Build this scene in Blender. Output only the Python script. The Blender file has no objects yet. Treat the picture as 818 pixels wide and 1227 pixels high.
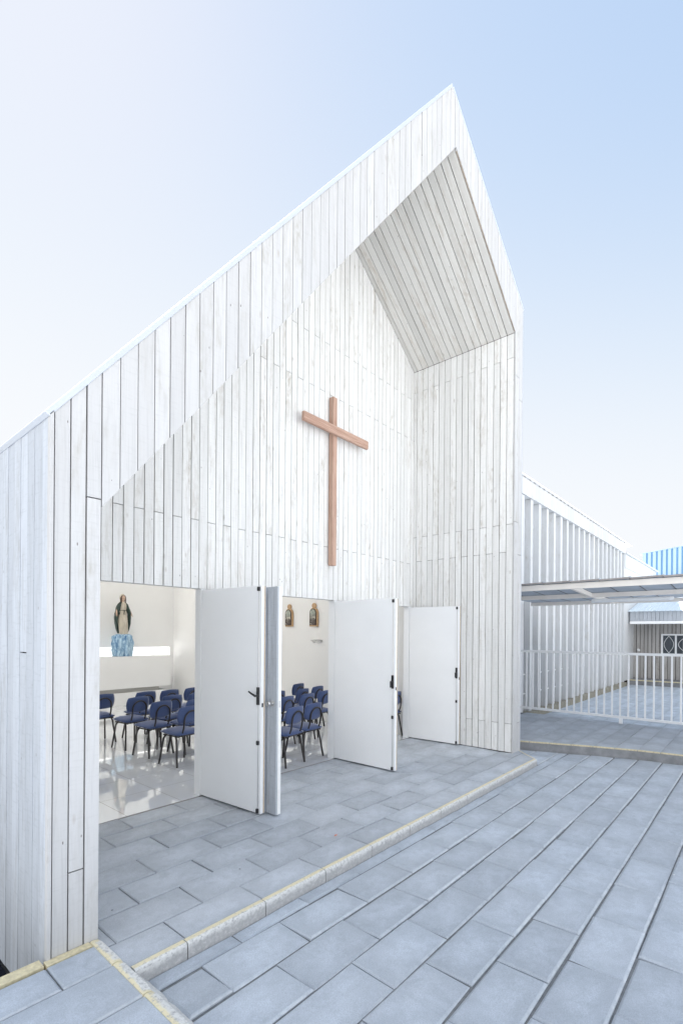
import bpy, bmesh, math, random
from mathutils import Vector, Matrix, noise
random.seed(7)
R = math.radians
sc = bpy.context.scene
COL = sc.collection
V = Vector

# ------------------------------------------------------------------ helpers
class MB:
    """collects faces with a board/paver uv and a random tone, then links ONE mesh object"""
    def __init__(s): s.v=[]; s.f=[]; s.uv=[]; s.r=[]; s.m=[]; s.sm=[]
    def face(s, pts, uv=None, rnd=.5, m=0, smooth=False):
        i=len(s.v); s.v+= [tuple(p) for p in pts]; s.f.append(list(range(i,i+len(pts))))
        s.uv.append(uv or [(0,0)]*len(pts)); s.r.append(rnd); s.m.append(m); s.sm.append(smooth)
    def prism(s, O, A, L, N, poly, th, rnd=None, m=0, off=None):
        """poly (a,l) in plane O,A,L; front at O, back at -N*th"""
        O,A,L,N=V(O),V(A).normalized(),V(L).normalized(),V(N).normalized()
        rnd=random.random() if rnd is None else rnd
        ou,ov=(random.uniform(0,50),random.uniform(0,50)) if off is None else off
        F=[O+A*a+L*l for a,l in poly]; B=[p-N*th for p in F]
        uv=[(a+ou,l+ov) for a,l in poly]
        area=sum(poly[i][0]*poly[(i+1)%len(poly)][1]-poly[(i+1)%len(poly)][0]*poly[i][1] for i in range(len(poly)))
        flip=(A.cross(L).dot(N)*area)<0
        n=len(F)
        s.face(F[::-1] if flip else F, uv[::-1] if flip else uv, rnd, m)
        s.face(B if flip else B[::-1], uv if flip else uv[::-1], rnd, m)
        for i in range(n):
            j=(i+1)%n; q=[F[i],B[i],B[j],F[j]]; u=[uv[i],(uv[i][0]+th,uv[i][1]),(uv[j][0]+th,uv[j][1]),uv[j]]
            if flip: q=q[::-1];u=u[::-1]
            s.face(q,u,rnd,m)
    def box(s, x0,x1,y0,y1,z0,z1, rnd=.5, m=0):
        s.prism((x0,y0,z0),(1,0,0),(0,0,1),(0,-1,0),[(0,0),(x1-x0,0),(x1-x0,z1-z0),(0,z1-z0)],y1-y0,rnd,m,(x0,z0))
    def obox(s, p, q, wdir, w, h, rnd=.5, m=0):
        """bar from p to q, width w along wdir, height h along the third axis (centred)"""
        p,q=V(p),V(q); L=(q-p); W=V(wdir).normalized(); H=L.normalized().cross(W).normalized()
        s.prism(p+H*h/2,W,L,H,[(-w/2,0),(w/2,0),(w/2,L.length),(-w/2,L.length)],h,rnd,m)
    def tube(s, pts, r, n=10, m=0, rnd=.5, cap=True):
        pts=[V(p) for p in pts]; rings=[]; rr=r if isinstance(r,(list,tuple)) else [r]*len(pts)
        up=None
        for i,p in enumerate(pts):
            d=(pts[min(i+1,len(pts)-1)]-pts[max(i-1,0)]).normalized()
            if up is None:
                up=d.orthogonal().normalized()
            up=(up-d*up.dot(d)).normalized(); w=d.cross(up)
            rings.append([p+(up*math.cos(2*math.pi*k/n)+w*math.sin(2*math.pi*k/n))*rr[i] for k in range(n)])
        for a,b in zip(rings,rings[1:]):
            for k in range(n):
                k2=(k+1)%n; s.face([a[k],a[k2],b[k2],b[k]],None,rnd,m,True)
        if cap: s.face(rings[0][::-1],None,rnd,m); s.face(rings[-1],None,rnd,m)
    def loft(s, rings, m=0, rnd=.5, cap=True):
        n=len(rings[0])
        for a,b in zip(rings,rings[1:]):
            for k in range(n):
                k2=(k+1)%n; s.face([a[k],a[k2],b[k2],b[k]],None,rnd,m,True)
        if cap: s.face(rings[0][::-1],None,rnd,m); s.face(rings[-1],None,rnd,m)
    def build(s, name, mats, parent=None, weld=False, bevel=0, loc=None, subsurf=0):
        me=bpy.data.meshes.new(name)
        o=bpy.data.objects.new(name,me); COL.objects.link(o)
        base=V((0,0,0))
        if parent is not None: base=parent.location.copy() if isinstance(parent,bpy.types.Object) and parent.parent is None else (parent['wbase'] if 'wbase' in parent else V((0,0,0)))
        base=V(base)
        if loc is not None: base=V(loc)
        me.from_pydata([tuple(V(p)-base) for p in s.v],[],s.f)
        ul=me.uv_layers.new(name='UVMap'); k=0
        for u in s.uv:
            for c in u: ul.data[k].uv=c; k+=1
        at=me.attributes.new('rnd','FLOAT','FACE')
        for i,r in enumerate(s.r): at.data[i].value=r
        for i,(mm,sm) in enumerate(zip(s.m,s.sm)): me.polygons[i].material_index=mm; me.polygons[i].use_smooth=sm
        for mt in (mats if isinstance(mats,list) else [mats]): me.materials.append(mt)
        if weld or bevel or subsurf:
            b=bmesh.new(); b.from_mesh(me); bmesh.ops.remove_doubles(b,verts=b.verts,dist=1e-5); b.to_mesh(me); b.free()
        me.update()
        if bevel:
            md=o.modifiers.new('b','BEVEL'); md.width=bevel; md.segments=2; md.limit_method='ANGLE'; md.angle_limit=R(40)
        if subsurf:
            md=o.modifiers.new('s','SUBSURF'); md.levels=subsurf; md.render_levels=subsurf
        if parent is not None:
            o.parent=parent
            if parent.parent is None: o.location=base-V(parent.location) if loc is not None else V((0,0,0))
            else: o.location=base-V(parent['wbase'])
        elif loc is not None: o.location=base
        o['wbase']=tuple(base)
        return o

def thing(name, loc, label, cat, group=None):
    o=bpy.data.objects.new(name,None); COL.objects.link(o); o.location=loc; o.empty_display_size=.2
    o['label']=label; o['category']=cat
    if group: o['group']=group
    o['wbase']=tuple(loc)
    return o
def tag(o,label,cat,group=None):
    o['label']=label; o['category']=cat
    if group: o['group']=group
    return o
def struct(o): o['kind']='structure'; return o
def copy_tree(o,parent=None):
    c=o.copy(); COL.objects.link(c)
    if parent is not None: c.parent=parent
    for ch in list(o.children): copy_tree(ch,c)
    return c
def clip(poly, p, n):
    """keep the side where (q-p).n >= 0"""
    out=[]
    for i in range(len(poly)):
        a,b=poly[i],poly[(i+1)%len(poly)]
        da=(a[0]-p[0])*n[0]+(a[1]-p[1])*n[1]; db=(b[0]-p[0])*n[0]+(b[1]-p[1])*n[1]
        if da>=0: out.append(a)
        if (da<0)!=(db<0):
            t=da/(da-db); out.append((a[0]+(b[0]-a[0])*t,a[1]+(b[1]-a[1])*t))
    return out
def area(poly): return abs(sum(poly[i][0]*poly[(i+1)%len(poly)][1]-poly[(i+1)%len(poly)][0]*poly[i][1] for i in range(len(poly))))/2

# ------------------------------------------------------------------ materials
class NT:
    def __init__(s,name):
        s.mat=bpy.data.materials.new(name); s.mat.use_nodes=True; s.t=s.mat.node_tree; s.b=s.t.nodes['Principled BSDF']
    def n(s,typ,**k):
        x=s.t.nodes.new(typ)
        for a,v in k.items():
            if a.startswith('i_'): x.inputs[a[2:].replace('_',' ')].default_value=v
            else: setattr(x,a,v)
        return x
    def l(s,a,b): s.t.links.new(a,b)
    def math(s,op,a,b=None,clamp=False):
        x=s.n('ShaderNodeMath',operation=op); x.use_clamp=clamp
        for i,v in enumerate((a,b)):
            if v is None: continue
            if isinstance(v,(int,float)): x.inputs[i].default_value=v
            else: s.l(v,x.inputs[i])
        return x.outputs[0]
    def ramp(s,f,lo,hi,a=0,b=1):
        x=s.n('ShaderNodeMapRange'); x.inputs['From Min'].default_value=lo; x.inputs['From Max'].default_value=hi
        x.inputs['To Min'].default_value=a; x.inputs['To Max'].default_value=b; s.l(f,x.inputs['Value']); return x.outputs[0]
    def mix(s,f,a,b,mode='MIX'):
        x=s.n('ShaderNodeMix',data_type='RGBA',blend_type=mode)
        for sock,v in ((x.inputs[0],f),(x.inputs[6],a),(x.inputs[7],b)):
            if isinstance(v,(int,float)): sock.default_value=v
            elif isinstance(v,tuple): sock.default_value=(*v[:3],1)
            else: s.l(v,sock)
        return x.outputs[2]
    def noise(s,vec,scale,detail=4,rough=.55,dist=0):
        x=s.n('ShaderNodeTexNoise'); x.inputs['Scale'].default_value=scale; x.inputs['Detail'].default_value=detail
        x.inputs['Roughness'].default_value=rough; x.inputs['Distortion'].default_value=dist
        if vec is not None: s.l(vec,x.inputs['Vector'])
        return x.outputs['Fac']
    def scale(s,vec,sc3):
        x=s.n('ShaderNodeMapping'); x.inputs['Scale'].default_value=sc3; s.l(vec,x.inputs['Vector']); return x.outputs[0]
    def bump(s,h,strength,dist=.01):
        x=s.n('ShaderNodeBump'); x.inputs['Strength'].default_value=strength; x.inputs['Distance'].default_value=dist
        s.l(h,x.inputs['Height']); s.l(x.outputs[0],s.b.inputs['Normal'])
def plain(name,c,rough=.5,metal=0,spec=.5,var=0,vs=8,bump=0):
    m=NT(name); m.b.inputs['Roughness'].default_value=rough; m.b.inputs['Metallic'].default_value=metal
    m.b.inputs['Specular IOR Level'].default_value=spec
    if var:
        tc=m.n('ShaderNodeTexCoord'); f=m.noise(tc.outputs['Object'],vs,5,.6)
        g=m.ramp(f,.3,.7)
        m.l(m.mix(g,tuple(x*(1-var) for x in c),tuple(min(1,x*(1+var*.5)) for x in c)),m.b.inputs['Base Color'])
        if bump: m.bump(f,bump)
    else: m.b.inputs['Base Color'].default_value=(*c,1)
    return m.mat
def wood(name,base=(.55,.547,.547),wear=.25,warm=(.40,.385,.35),grain=.12,tone=.10):
    m=NT(name); uv=m.n('ShaderNodeUVMap'); at=m.n('ShaderNodeAttribute',attribute_name='rnd'); r=at.outputs['Fac']
    v=uv.outputs[0]
    g1=m.noise(m.scale(v,(70,2.2,1)),1.0,5,.65,.6)      # long grain
    g2=m.noise(m.scale(v,(9,60,1)),1.0,3,.6)            # saw marks across the board
    w1=m.noise(m.scale(v,(7,1.1,1)),1.0,5,.62,.8)       # wear, runs along the board
    w2=m.noise(m.scale(v,(30,9,1)),1.0,4,.6,.5)
    col=m.mix(m.ramp(g1,.50,.78,0,grain*2.2),base,tuple(x*.74 for x in base))
    col=m.mix(m.ramp(g2,.54,.75,0,grain*.9),col,tuple(x*.72 for x in base))
    wf=m.math('MULTIPLY',m.ramp(w1,.47,.72,0,1),m.ramp(w2,.40,.66,.15,1))
    wf=m.math('MULTIPLY',wf,m.math('MULTIPLY',m.ramp(r,0,1,.35,1.5),wear))
    col=m.mix(wf,col,warm)
    # knots and nail heads
    vo=m.n('ShaderNodeTexVoronoi'); vo.inputs['Scale'].default_value=1; m.l(m.scale(v,(9,3.4,1)),vo.inputs['Vector'])
    kn=m.ramp(vo.outputs['Distance'],.05,.13,.42,0)
    sp=m.n('ShaderNodeSeparateColor'); m.l(vo.outputs['Color'],sp.inputs[0])
    kn=m.math('MULTIPLY',kn,m.math('GREATER_THAN',sp.outputs[0],.60))
    col=m.mix(kn,col,(.34,.29,.24))
    vo2=m.n('ShaderNodeTexVoronoi'); vo2.inputs['Scale'].default_value=1; m.l(m.scale(v,(13,5,1)),vo2.inputs['Vector'])
    # Round dots: distance in stretched space is fine at this size
    sp2=m.n('ShaderNodeSeparateColor'); m.l(vo2.outputs['Color'],sp2.inputs[0])
    nl=m.math('MULTIPLY',m.math('LESS_THAN',vo2.outputs['Distance'],.044),m.math('GREATER_THAN',sp2.outputs[1],.22))
    col=m.mix(m.math('MULTIPLY',nl,.75),col,(.12,.10,.09))
    hs=m.n('ShaderNodeHueSaturation'); m.l(m.ramp(r,0,1,1-tone,1.0),hs.inputs['Value']); m.l(col,hs.inputs['Color'])
    m.l(hs.outputs[0],m.b.inputs['Base Color'])
    m.b.inputs['Roughness'].default_value=.72; m.b.inputs['Specular IOR Level'].default_value=.25
    h=m.math('ADD',m.math('MULTIPLY',g1,.7),m.math('MULTIPLY',g2,.3)); m.bump(h,.35,.004)
    return m.mat
def paver(name,base=(.43,.475,.535),sm=.55):
    m=NT(name); uv=m.n('ShaderNodeUVMap'); at=m.n('ShaderNodeAttribute',attribute_name='rnd'); r=at.outputs['Fac']
    tc=m.n('ShaderNodeTexCoord'); P=tc.outputs['Object']
    # uv: 0..1 over each slab + integer part gives every slab its own pattern
    fr=m.n('ShaderNodeVectorMath',operation='FRACTION'); m.l(uv.outputs[0],fr.inputs[0])
    sx=m.n('ShaderNodeSeparateXYZ'); m.l(fr.outputs[0],sx.inputs[0])
    n1=m.noise(m.scale(uv.outputs[0],(1.7,1.1,1)),1.6,4,.6,.7)
    cx=m.math('ABSOLUTE',m.math('SUBTRACT',sx.outputs[0],.5)); cy=m.math('ABSOLUTE',m.math('SUBTRACT',sx.outputs[1],.5))
    d=m.math('MAXIMUM',cx,cy)
    d=m.math('ADD',d,m.math('MULTIPLY',m.math('SUBTRACT',n1,.5),.75))
    mid=m.ramp(d,.10,.46,1,0)
    edge_highlight=m.math('MULTIPLY',m.ramp(sx.outputs[1],.070,.030),m.ramp(m.noise(P,22,4,.6),.34,.60,.25,1))  # paler near edge: light caught by the chamfer, painted into the slab colour
    fine=m.noise(P,170,4,.8); med=m.noise(P,14,5,.6,.4); big=m.noise(P,1.1,3,.5)
    dk=tuple(x*.82 for x in base); lt=tuple(min(1,x*1.26) for x in base)
    col=m.mix(mid,base,lt)
    col=m.mix(m.ramp(med,.45,.75,0,.55),col,dk)
    col=m.mix(m.ramp(big,.40,.70,0,.35),col,(base[0]*1.02,base[1]*.97,base[2]*.92))
    col=m.mix(m.ramp(fine,.38,.72,0,.75),col,tuple(x*.62 for x in base))
    col=m.mix(m.math('MULTIPLY',edge_highlight,sm),col,(.66,.68,.70))
    sd_=m.noise(P,5.5,6,.7,.9); col=m.mix(m.ramp(sd_,.56,.72,0,.5),col,tuple(x*.70 for x in base))
    vo=m.n('ShaderNodeTexVoronoi'); vo.inputs['Scale'].default_value=6; m.l(P,vo.inputs['Vector'])
    sp=m.n('ShaderNodeSeparateColor'); m.l(vo.outputs['Color'],sp.inputs[0])
    pit=m.math('MULTIPLY',m.math('LESS_THAN',vo.outputs['Distance'],.045),m.math('GREATER_THAN',sp.outputs[0],.86))
    col=m.mix(m.math('MULTIPLY',pit,.8),col,(.06,.06,.06))
    pit2=m.math('MULTIPLY',m.math('LESS_THAN',vo.outputs['Distance'],.05),m.math('LESS_THAN',sp.outputs[1],.05))
    col=m.mix(m.math('MULTIPLY',pit2,.8),col,(.7,.7,.68))
    hs=m.n('ShaderNodeHueSaturation'); m.l(m.ramp(r,0,1,.90,1.08),hs.inputs['Value']); m.l(col,hs.inputs['Color'])
    m.l(hs.outputs[0],m.b.inputs['Base Color'])
    m.l(m.ramp(med,.3,.7,.62,.8),m.b.inputs['Roughness']); m.b.inputs['Specular IOR Level'].default_value=.35
    m.bump(m.math('ADD',m.math('MULTIPLY',fine,.5),med),.25,.003)
    return m.mat
def kerb_paint(name):
    """uv.x: 0..1 over the top strip, 1..2 down the riser; uv.y metres along"""
    m=NT(name); uv=m.n('ShaderNodeUVMap'); sx=m.n('ShaderNodeSeparateXYZ'); m.l(uv.outputs[0],sx.inputs[0])
    tc=m.n('ShaderNodeTexCoord'); P=tc.outputs['Object']
    n1=m.noise(P,55,7,.72); n2=m.noise(P,9,4,.6); n3=m.noise(P,170,3,.7)
    u=m.math('ADD',sx.outputs[0],m.math('MULTIPLY',m.math('SUBTRACT',n2,.5),.5))
    yel=m.ramp(u,.46,.62,1,0)
    white=m.ramp(u,1.05,1.30,1,0)
    conc=m.mix(m.ramp(n1,.35,.65),(.36,.36,.36),(.47,.465,.46))
    col=m.mix(m.math('MULTIPLY',white,m.ramp(n1,.36,.52,0,.9)),conc,(.70,.70,.68))
    flake=m.math('MULTIPLY',m.ramp(n1,.54,.64),m.math('GREATER_THAN',u,1.2))
    col=m.mix(m.math('MULTIPLY',flake,.28),col,(.66,.66,.66))
    col=m.mix(m.math('MULTIPLY',yel,m.ramp(n1,.34,.46,.15,.85)),col,(.70,.62,.40))
    col=m.mix(m.ramp(n3,.55,.8,0,.35),col,(.3,.3,.3))
    m.l(col,m.b.inputs['Base Color']); m.b.inputs['Roughness'].default_value=.8; m.bump(n1,.25,.003)
    return m.mat

M_wood=wood('whitewashed_board_dimmed',wear=.95,grain=.28,tone=.09)  # front boards dimmed in colour to even out the stronger light there
M_wood_b=wood('weathered_board_lifted',base=(.83,.828,.815),wear=.95,warm=(.56,.53,.48),grain=.34,tone=.10)  # paler copy of the front boards: colour offsets the shade in the recess
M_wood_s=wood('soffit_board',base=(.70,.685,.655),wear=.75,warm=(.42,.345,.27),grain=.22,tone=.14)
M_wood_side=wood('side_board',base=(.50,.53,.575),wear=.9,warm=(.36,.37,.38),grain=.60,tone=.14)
M_wood_old=wood('aged_board',base=(.50,.48,.46),wear=.9,warm=(.28,.25,.22),grain=.3,tone=.25)
M_back=plain('dark_underlay',(.05,.042,.036),.9,spec=.1)
M_plaster=plain('white_plaster',(.83,.83,.825),.7,var=.02,vs=2)
M_metal=plain('white_painted_metal',(.88,.89,.90),.35,var=.02,vs=3)
M_edge=plain('white_painted_edge',(.83,.83,.82),.5,var=.06,vs=20)
M_beige=plain('raw_pine_edge',(.62,.48,.32),.7,var=.2,vs=30)
M_black=plain('black_hardware',(.02,.02,.022),.4)
M_steel=plain('brushed_steel',(.6,.6,.6),.3,metal=1)
M_roof=plain('white_roof_sheet',(.50,.53,.58),.4,var=.04,vs=3)
M_blackmetal=plain('black_chair_tube',(.025,.022,.022),.35)
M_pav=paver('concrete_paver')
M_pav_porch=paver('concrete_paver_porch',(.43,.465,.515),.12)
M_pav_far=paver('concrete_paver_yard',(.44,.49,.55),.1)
M_wood_far=wood('distant_white_board',base=(.64,.645,.65),wear=.8,warm=(.50,.48,.44),grain=.2,tone=.12)
M_joint=plain('joint_mortar',(.17,.18,.19),.9,var=.3,vs=30)
M_kerb=kerb_paint('painted_kerb')
M_riser=plain('concrete_riser',(.26,.265,.275),.85,var=.28,vs=9,bump=.3)
M_soil=plain('dark_gravel',(.016,.018,.024),1.0,spec=0,var=.4,vs=40,bump=.5)
M_ground=plain('pale_concrete_ground',(.44,.44,.435),.95,var=.15,vs=.5)
M_yellow=plain('yellow_paint',(.66,.585,.39),.7,var=.25,vs=40)
M_canopy=plain('cream_painted_steel',(.82,.775,.725),.5,var=.05,vs=5)
M_sheet=plain('grey_fibre_sheet',(.42,.47,.54),.6,var=.15,vs=4)
M_seam=plain('sheet_seam',(.17,.17,.18),.7)
M_lip=plain('weathered_sheet_edge',(.33,.31,.30),.8,var=.2,vs=12)
M_rail=plain('white_rail_paint',(.90,.90,.90),.4,var=.04,vs=10)
M_far=plain('painted_sheet_white',(.78,.80,.82),.5,var=.05)

def cross_wood():
    m=NT('reddish_pine'); tc=m.n('ShaderNodeTexCoord'); uv=m.n('ShaderNodeUVMap'); v=uv.outputs[0]
    g=m.noise(m.scale(v,(60,2.5,1)),1,5,.6,1.2); w=m.noise(m.scale(v,(12,1.2,1)),1,4,.6)
    col=m.mix(m.ramp(g,.4,.7),(.52,.345,.265),(.33,.18,.125)); col=m.mix(m.ramp(w,.5,.8,0,.5),col,(.60,.46,.36))
    vo=m.n('ShaderNodeTexVoronoi'); vo.inputs['Scale'].default_value=1; m.l(m.scale(v,(9,4.5,1)),vo.inputs['Vector'])
    sp=m.n('ShaderNodeSeparateColor'); m.l(vo.outputs['Color'],sp.inputs[0])
    k=m.math('MULTIPLY',m.ramp(vo.outputs['Distance'],.09,.20,1,0),m.math('GREATER_THAN',sp.outputs[0],.35))
    col=m.mix(m.math('MULTIPLY',k,.85),col,(.13,.05,.03))
    m.l(col,m.b.inputs['Base Color']); m.b.inputs['Roughness'].default_value=.6; m.bump(g,.3,.003); return m.mat
M_cross=cross_wood()
def fabric():
    m=NT('navy_fabric'); tc=m.n('ShaderNodeTexCoord'); n=m.noise(tc.outputs['Object'],220,3,.7); w=m.noise(tc.outputs['Object'],9,3,.6)
    c=m.mix(n,(.034,.058,.150),(.062,.098,.235)); c=m.mix(m.ramp(w,.4,.7,0,.35),c,(.07,.10,.20))
    m.l(c,m.b.inputs['Base Color']); m.b.inputs['Roughness'].default_value=.9; m.b.inputs['Sheen Weight'].default_value=.3; m.bump(n,.3,.002); return m.mat
M_fab=fabric()
def tiles():
    m=NT('polished_floor_tile'); tc=m.n('ShaderNodeTexCoord'); br=m.n('ShaderNodeTexBrick',offset=0.0)
    br.inputs['Scale'].default_value=1; br.inputs['Brick Width'].default_value=.55; br.inputs['Row Height'].default_value=.55
    br.inputs['Mortar Size'].default_value=.0025; br.inputs['Color1'].default_value=(.80,.83,.87,1); br.inputs['Color2'].default_value=(.785,.815,.86,1)
    br.inputs['Mortar'].default_value=(.36,.35,.34,1); m.l(tc.outputs['Object'],br.inputs['Vector'])
    m.l(br.outputs['Color'],m.b.inputs['Base Color'])
    n=m.noise(tc.outputs['Object'],1.6,2,.5)
    m.l(m.ramp(n,.3,.7,.01,.03),m.b.inputs['Roughness']); m.b.inputs['Specular IOR Level'].default_value=1.0; m.b.inputs['Coat Weight'].default_value=.75; m.b.inputs['Coat IOR'].default_value=1.8; m.b.inputs['Coat Roughness'].default_value=.012
    m.bump(n,.015,.02); return m.mat
M_tile=tiles()
def translucent():
    m=NT('frosted_pane'); t=m.n('ShaderNodeBsdfTranslucent'); t.inputs[0].default_value=(.93,.91,.87,1)
    out=m.t.nodes['Material Output']; m.l(t.outputs[0],out.inputs[0]); return m.mat
M_frost=translucent()
def glass_dark():
    m=NT('window_glass'); m.b.inputs['Base Color'].default_value=(.05,.06,.07,1); m.b.inputs['Roughness'].default_value=.05
    m.b.inputs['Specular IOR Level'].default_value=.9
    return m.mat
M_glass=glass_dark()

# ------------------------------------------------------------------ dimensions (camera stands at X=Y=0)
XL0,XL1,XR1,XR0=.896,1.149,6.78,7.05
YF,YB,YN=2.69,4.348,11.62
ZEL,ZAP,ZER=2.735,7.76,6.336
XAP=4.925
SXL,SZL,SXA,SZA,SZR=1.149,2.317,5.02,7.154,5.889
def ztop(x): return ZEL+(x-XL0)*(ZAP-ZEL)/(XAP-XL0) if x<=XAP else ZAP+(x-XAP)*(ZER-ZAP)/(XR0-XAP)
def zsof(x): return SZL+(x-SXL)*(SZA-SZL)/(SXA-SXL) if x<=SXA else SZA+(x-SXA)*(SZR-SZA)/(XR1-SXA)
DOORTOP=2.104
Zg=-.075      # courtyard
Zt=.06       # terrace
Zy=-.16      # rear yard
Zp=.022      # front platform

# ------------------------------------------------------------------ CHAPEL
chapel=thing('chapel',(4,7,0),'white timber chapel with steep asymmetric gable, recessed porch and open doors','chapel')

def strips(x0,x1,pitch,first=None):
    xs=[x0]; x=(first if first is not None else x0+pitch)
    while x<x1-pitch*.35: xs.append(x); x+=pitch
    xs.append(x1); return xs
def board_column(mb,O,A,L,N,a0,a1,lo,hi,joints,gap,th,brk=()):
    """one board between a0..a1 from lo(a) to hi(a), cut by joints"""
    g=gap/2*random.uniform(.7,1.5)
    a0+=g; a1-=g
    if a1-a0<.008: return
    pts=[a0]+[b for b in brk if a0+1e-4<b<a1-1e-4]+[a1]
    bot=[(a,lo(a)) for a in pts]; top=[(a,hi(a)) for a in pts][::-1]
    poly=bot+top
    js=sorted(j for j in joints if max(l for _,l in bot)+.05<j<min(l for _,l in top)-.05)
    cuts=[None]+js+[None]
    dz=random.uniform(-.0015,.0015)
    for c0,c1 in zip(cuts,cuts[1:]):
        p=poly
        if c0 is not None: p=clip(p,(0,c0+.0035),(0,1))
        if c1 is not None: p=clip(p,(0,c1-.0035),(0,-1))
        if len(p)>=3 and area(p)>2e-4:
            mb.prism(V(O)+V(N).normalized()*(dz+random.uniform(-.0008,.0008)),A,L,N,p,th)

# front gable ring: pier left, gable, pier right
f=MB(); TH=.02
X,Y_,Z=(1,0,0),(0,1,0),(0,0,1); NF=(0,-1,0)
O=(0,YF,0)
f.prism((0,YF-.006,0),X,Z,NF,[(XL0,-.28),(XL0+.018,-.28),(XL0+.018,ztop(XL0+.018)-.004),(XL0,ztop(XL0)-.004)],.03)
pil=[XL0+.022,XL0+.098,XL0+.176,XL1]
for i,(a,b) in enumerate(zip(pil,pil[1:])):
    board_column(f,O,X,Z,NF,a,b,lambda a:-.02,ztop,[[],[.42] ,[2.36]][i] if i!=1 else [.42],.008,TH)
xs=strips(XL1,XR1,.0985)
for i,(a,b) in enumerate(zip(xs,xs[1:])):
    board_column(f,O,X,Z,NF,a,b,zsof,ztop,[],.005,TH,brk=(XAP,SXA))
pr_=[XR1,XR1+.135,XR0]
for i,(a,b) in enumerate(zip(pr_,pr_[1:])):
    board_column(f,O,X,Z,NF,a,b,lambda a:.0,ztop,[[5.3,3.25],[.41,2.8,5.0]][i],.004,TH)
f.build('gable_cladding',M_wood,chapel)
# porch back wall
f=MB(); O=(0,YB,0); xs=strips(XL1,XR1,.0968,first=1.08+.0968); xs[-1]=XR1+.012
for i,(a,b) in enumerate(zip(xs,xs[1:])):
    j=[2.79,5.43] if i%2 else [4.786]
    board_column(f,O,X,Z,NF,a,b,lambda a:DOORTOP,lambda a:zsof(a)-.003,[k+random.uniform(-.004,.004) for k in j],.0085,TH,brk=(SXA,))
f.build('porch_wall_cladding',M_wood_b,chapel)
# right reveal (faces -X), boards vertical spaced along Y
f=MB(); O=(XR1,0,0); N=(-1,0,0)
ys=strips(YF+.022,YB+.003,.0985)
for i,(a,b) in enumerate(zip(ys,ys[1:])):
    board_column(f,O,Y_,Z,N,a,b,lambda a:.012,lambda a:SZR-.002,[[.41,3.22,5.55],[2.83]][i%2],.009,TH)
f.build('reveal_cladding',M_wood_b,chapel)
# left reveal and left soffit (hidden from the front camera, seen a step aside)
f=MB()
for i,(a,b) in enumerate(zip(ys,ys[1:])):
    board_column(f,(XL1,0,0),Y_,Z,(1,0,0),a,b,lambda a:.012,lambda a:SZL-.002,[[2.0],[.5]][i%2],.005,TH)
f.build('reveal_cladding',M_wood_b,chapel)
def soffit(xa,za,xb,zb,name):
    f=MB(); d=V((xb-xa,0,zb-za)); Ln=d.length; d.normalize(); n=d.cross(V((0,1,0)))
    if n.z>0: n=-n
    for i,(a,b) in enumerate(zip(ys,ys[1:])):
        board_column(f,(xa,0,za),Y_,d,n,a,b,lambda a:.004,lambda a:Ln-.004,[],.009,TH)
    # raw edge of the first board behind the fascia
    return f.build(name,M_wood_s,chapel)
soffit(SXA,SZA,XR1,SZR,'soffit_cladding')
soffit(SXA,SZA,SXL,SZL,'soffit_cladding')
# left side wall, faces -X
f=MB(); ys2=strips(YF-.004,YN+.1,.108)
for i,(a,b) in enumerate(zip(ys2,ys2[1:])):
    board_column(f,(XL0,0,0),Y_,Z,(-1,0,0),a,b,lambda a:-.29,lambda a:ZEL-.002,[random.uniform(.4,2.2)] if random.random()<.45 else [],.003,.016)
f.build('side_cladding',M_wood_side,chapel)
# right side wall, faces +X
f=MB()
for i,(a,b) in enumerate(zip(ys2,ys2[1:])):
    board_column(f,(XR0,0,0),Y_,Z,(1,0,0),a,b,lambda a:.05,lambda a:ZER-.03,[random.uniform(2,5)] if random.random()<.45 else [],.003,.016)
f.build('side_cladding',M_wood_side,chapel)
# raw timber edge strip where the right soffit meets the gable boards
f=MB(); dd=(V((XR1,0,SZR))-V((SXA,0,SZA)));nn=V((dd.z,0,-dd.x)).normalized()
if nn.z>0: nn=-nn
f.obox(V((SXA+.03,YF+.012,SZA-.015))+nn*.003,V((XR1-.01,YF+.012,SZR+.012))+nn*.003,(0,1,0),.012,.006)
f.build('trim_strip',plain('bare_pine_trim',(.38,.31,.25),.8,var=.3,vs=25),chapel)
# body behind the boards
f=MB(); y0=YF+.021; 
def hexa(mb,q,y0,y1,m=0):
    a=[V((x,y0,z)) for x,z in q]; b=[V((x,y1,z)) for x,z in q]; n=len(q)
    ar=sum(q[i][0]*q[(i+1)%n][1]-q[(i+1)%n][0]*q[i][1] for i in range(n))
    if ar<0: a.reverse(); b.reverse()
    mb.face(a,None,.5,m); mb.face(b[::-1],None,.5,m)
    for i in range(n):
        j=(i+1)%n; mb.face([a[i],b[i],b[j],a[j]],None,.5,m)
i1,i2=XL0+.018,XL1-.022; j1,j2=XR1+.022,XR0-.018
ot=[(i1,ZEL-.0),(XAP,ZAP-.035),(j2,ZER-.03)]
sn=[(i2,SZL+.01),(SXA,SZA+.035),(j1,SZR+.015)]
hexa(f,[(i1,-.3),(i2,-.3),(i2,SZL+.01),(i1,ZEL-.03)],y0,YB+.15)
hexa(f,[(i1,ZEL-.03),(i2,SZL+.01),(SXA,SZA+.035),(XAP,ZAP-.035)],y0,YB+.15)
hexa(f,[(XAP,ZAP-.035),(SXA,SZA+.035),(j1,SZR+.015),(j2,ZER-.03)],y0,YB+.15)
hexa(f,[(j2,ZER-.03),(j1,SZR+.015),(j1,-.3),(j2,-.3)],y0,YB+.15)
# underlay of the porch wall above the doors
hexa(f,[(i2+.001,DOORTOP+.002),(j1-.001,DOORTOP+.002),(j1-.001,SZR+.01),(SXA,SZA+.02),(i2+.001,SZL+.01)],YB+.021,YB+.045)
f.build('wall_core',M_back,chapel)
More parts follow.
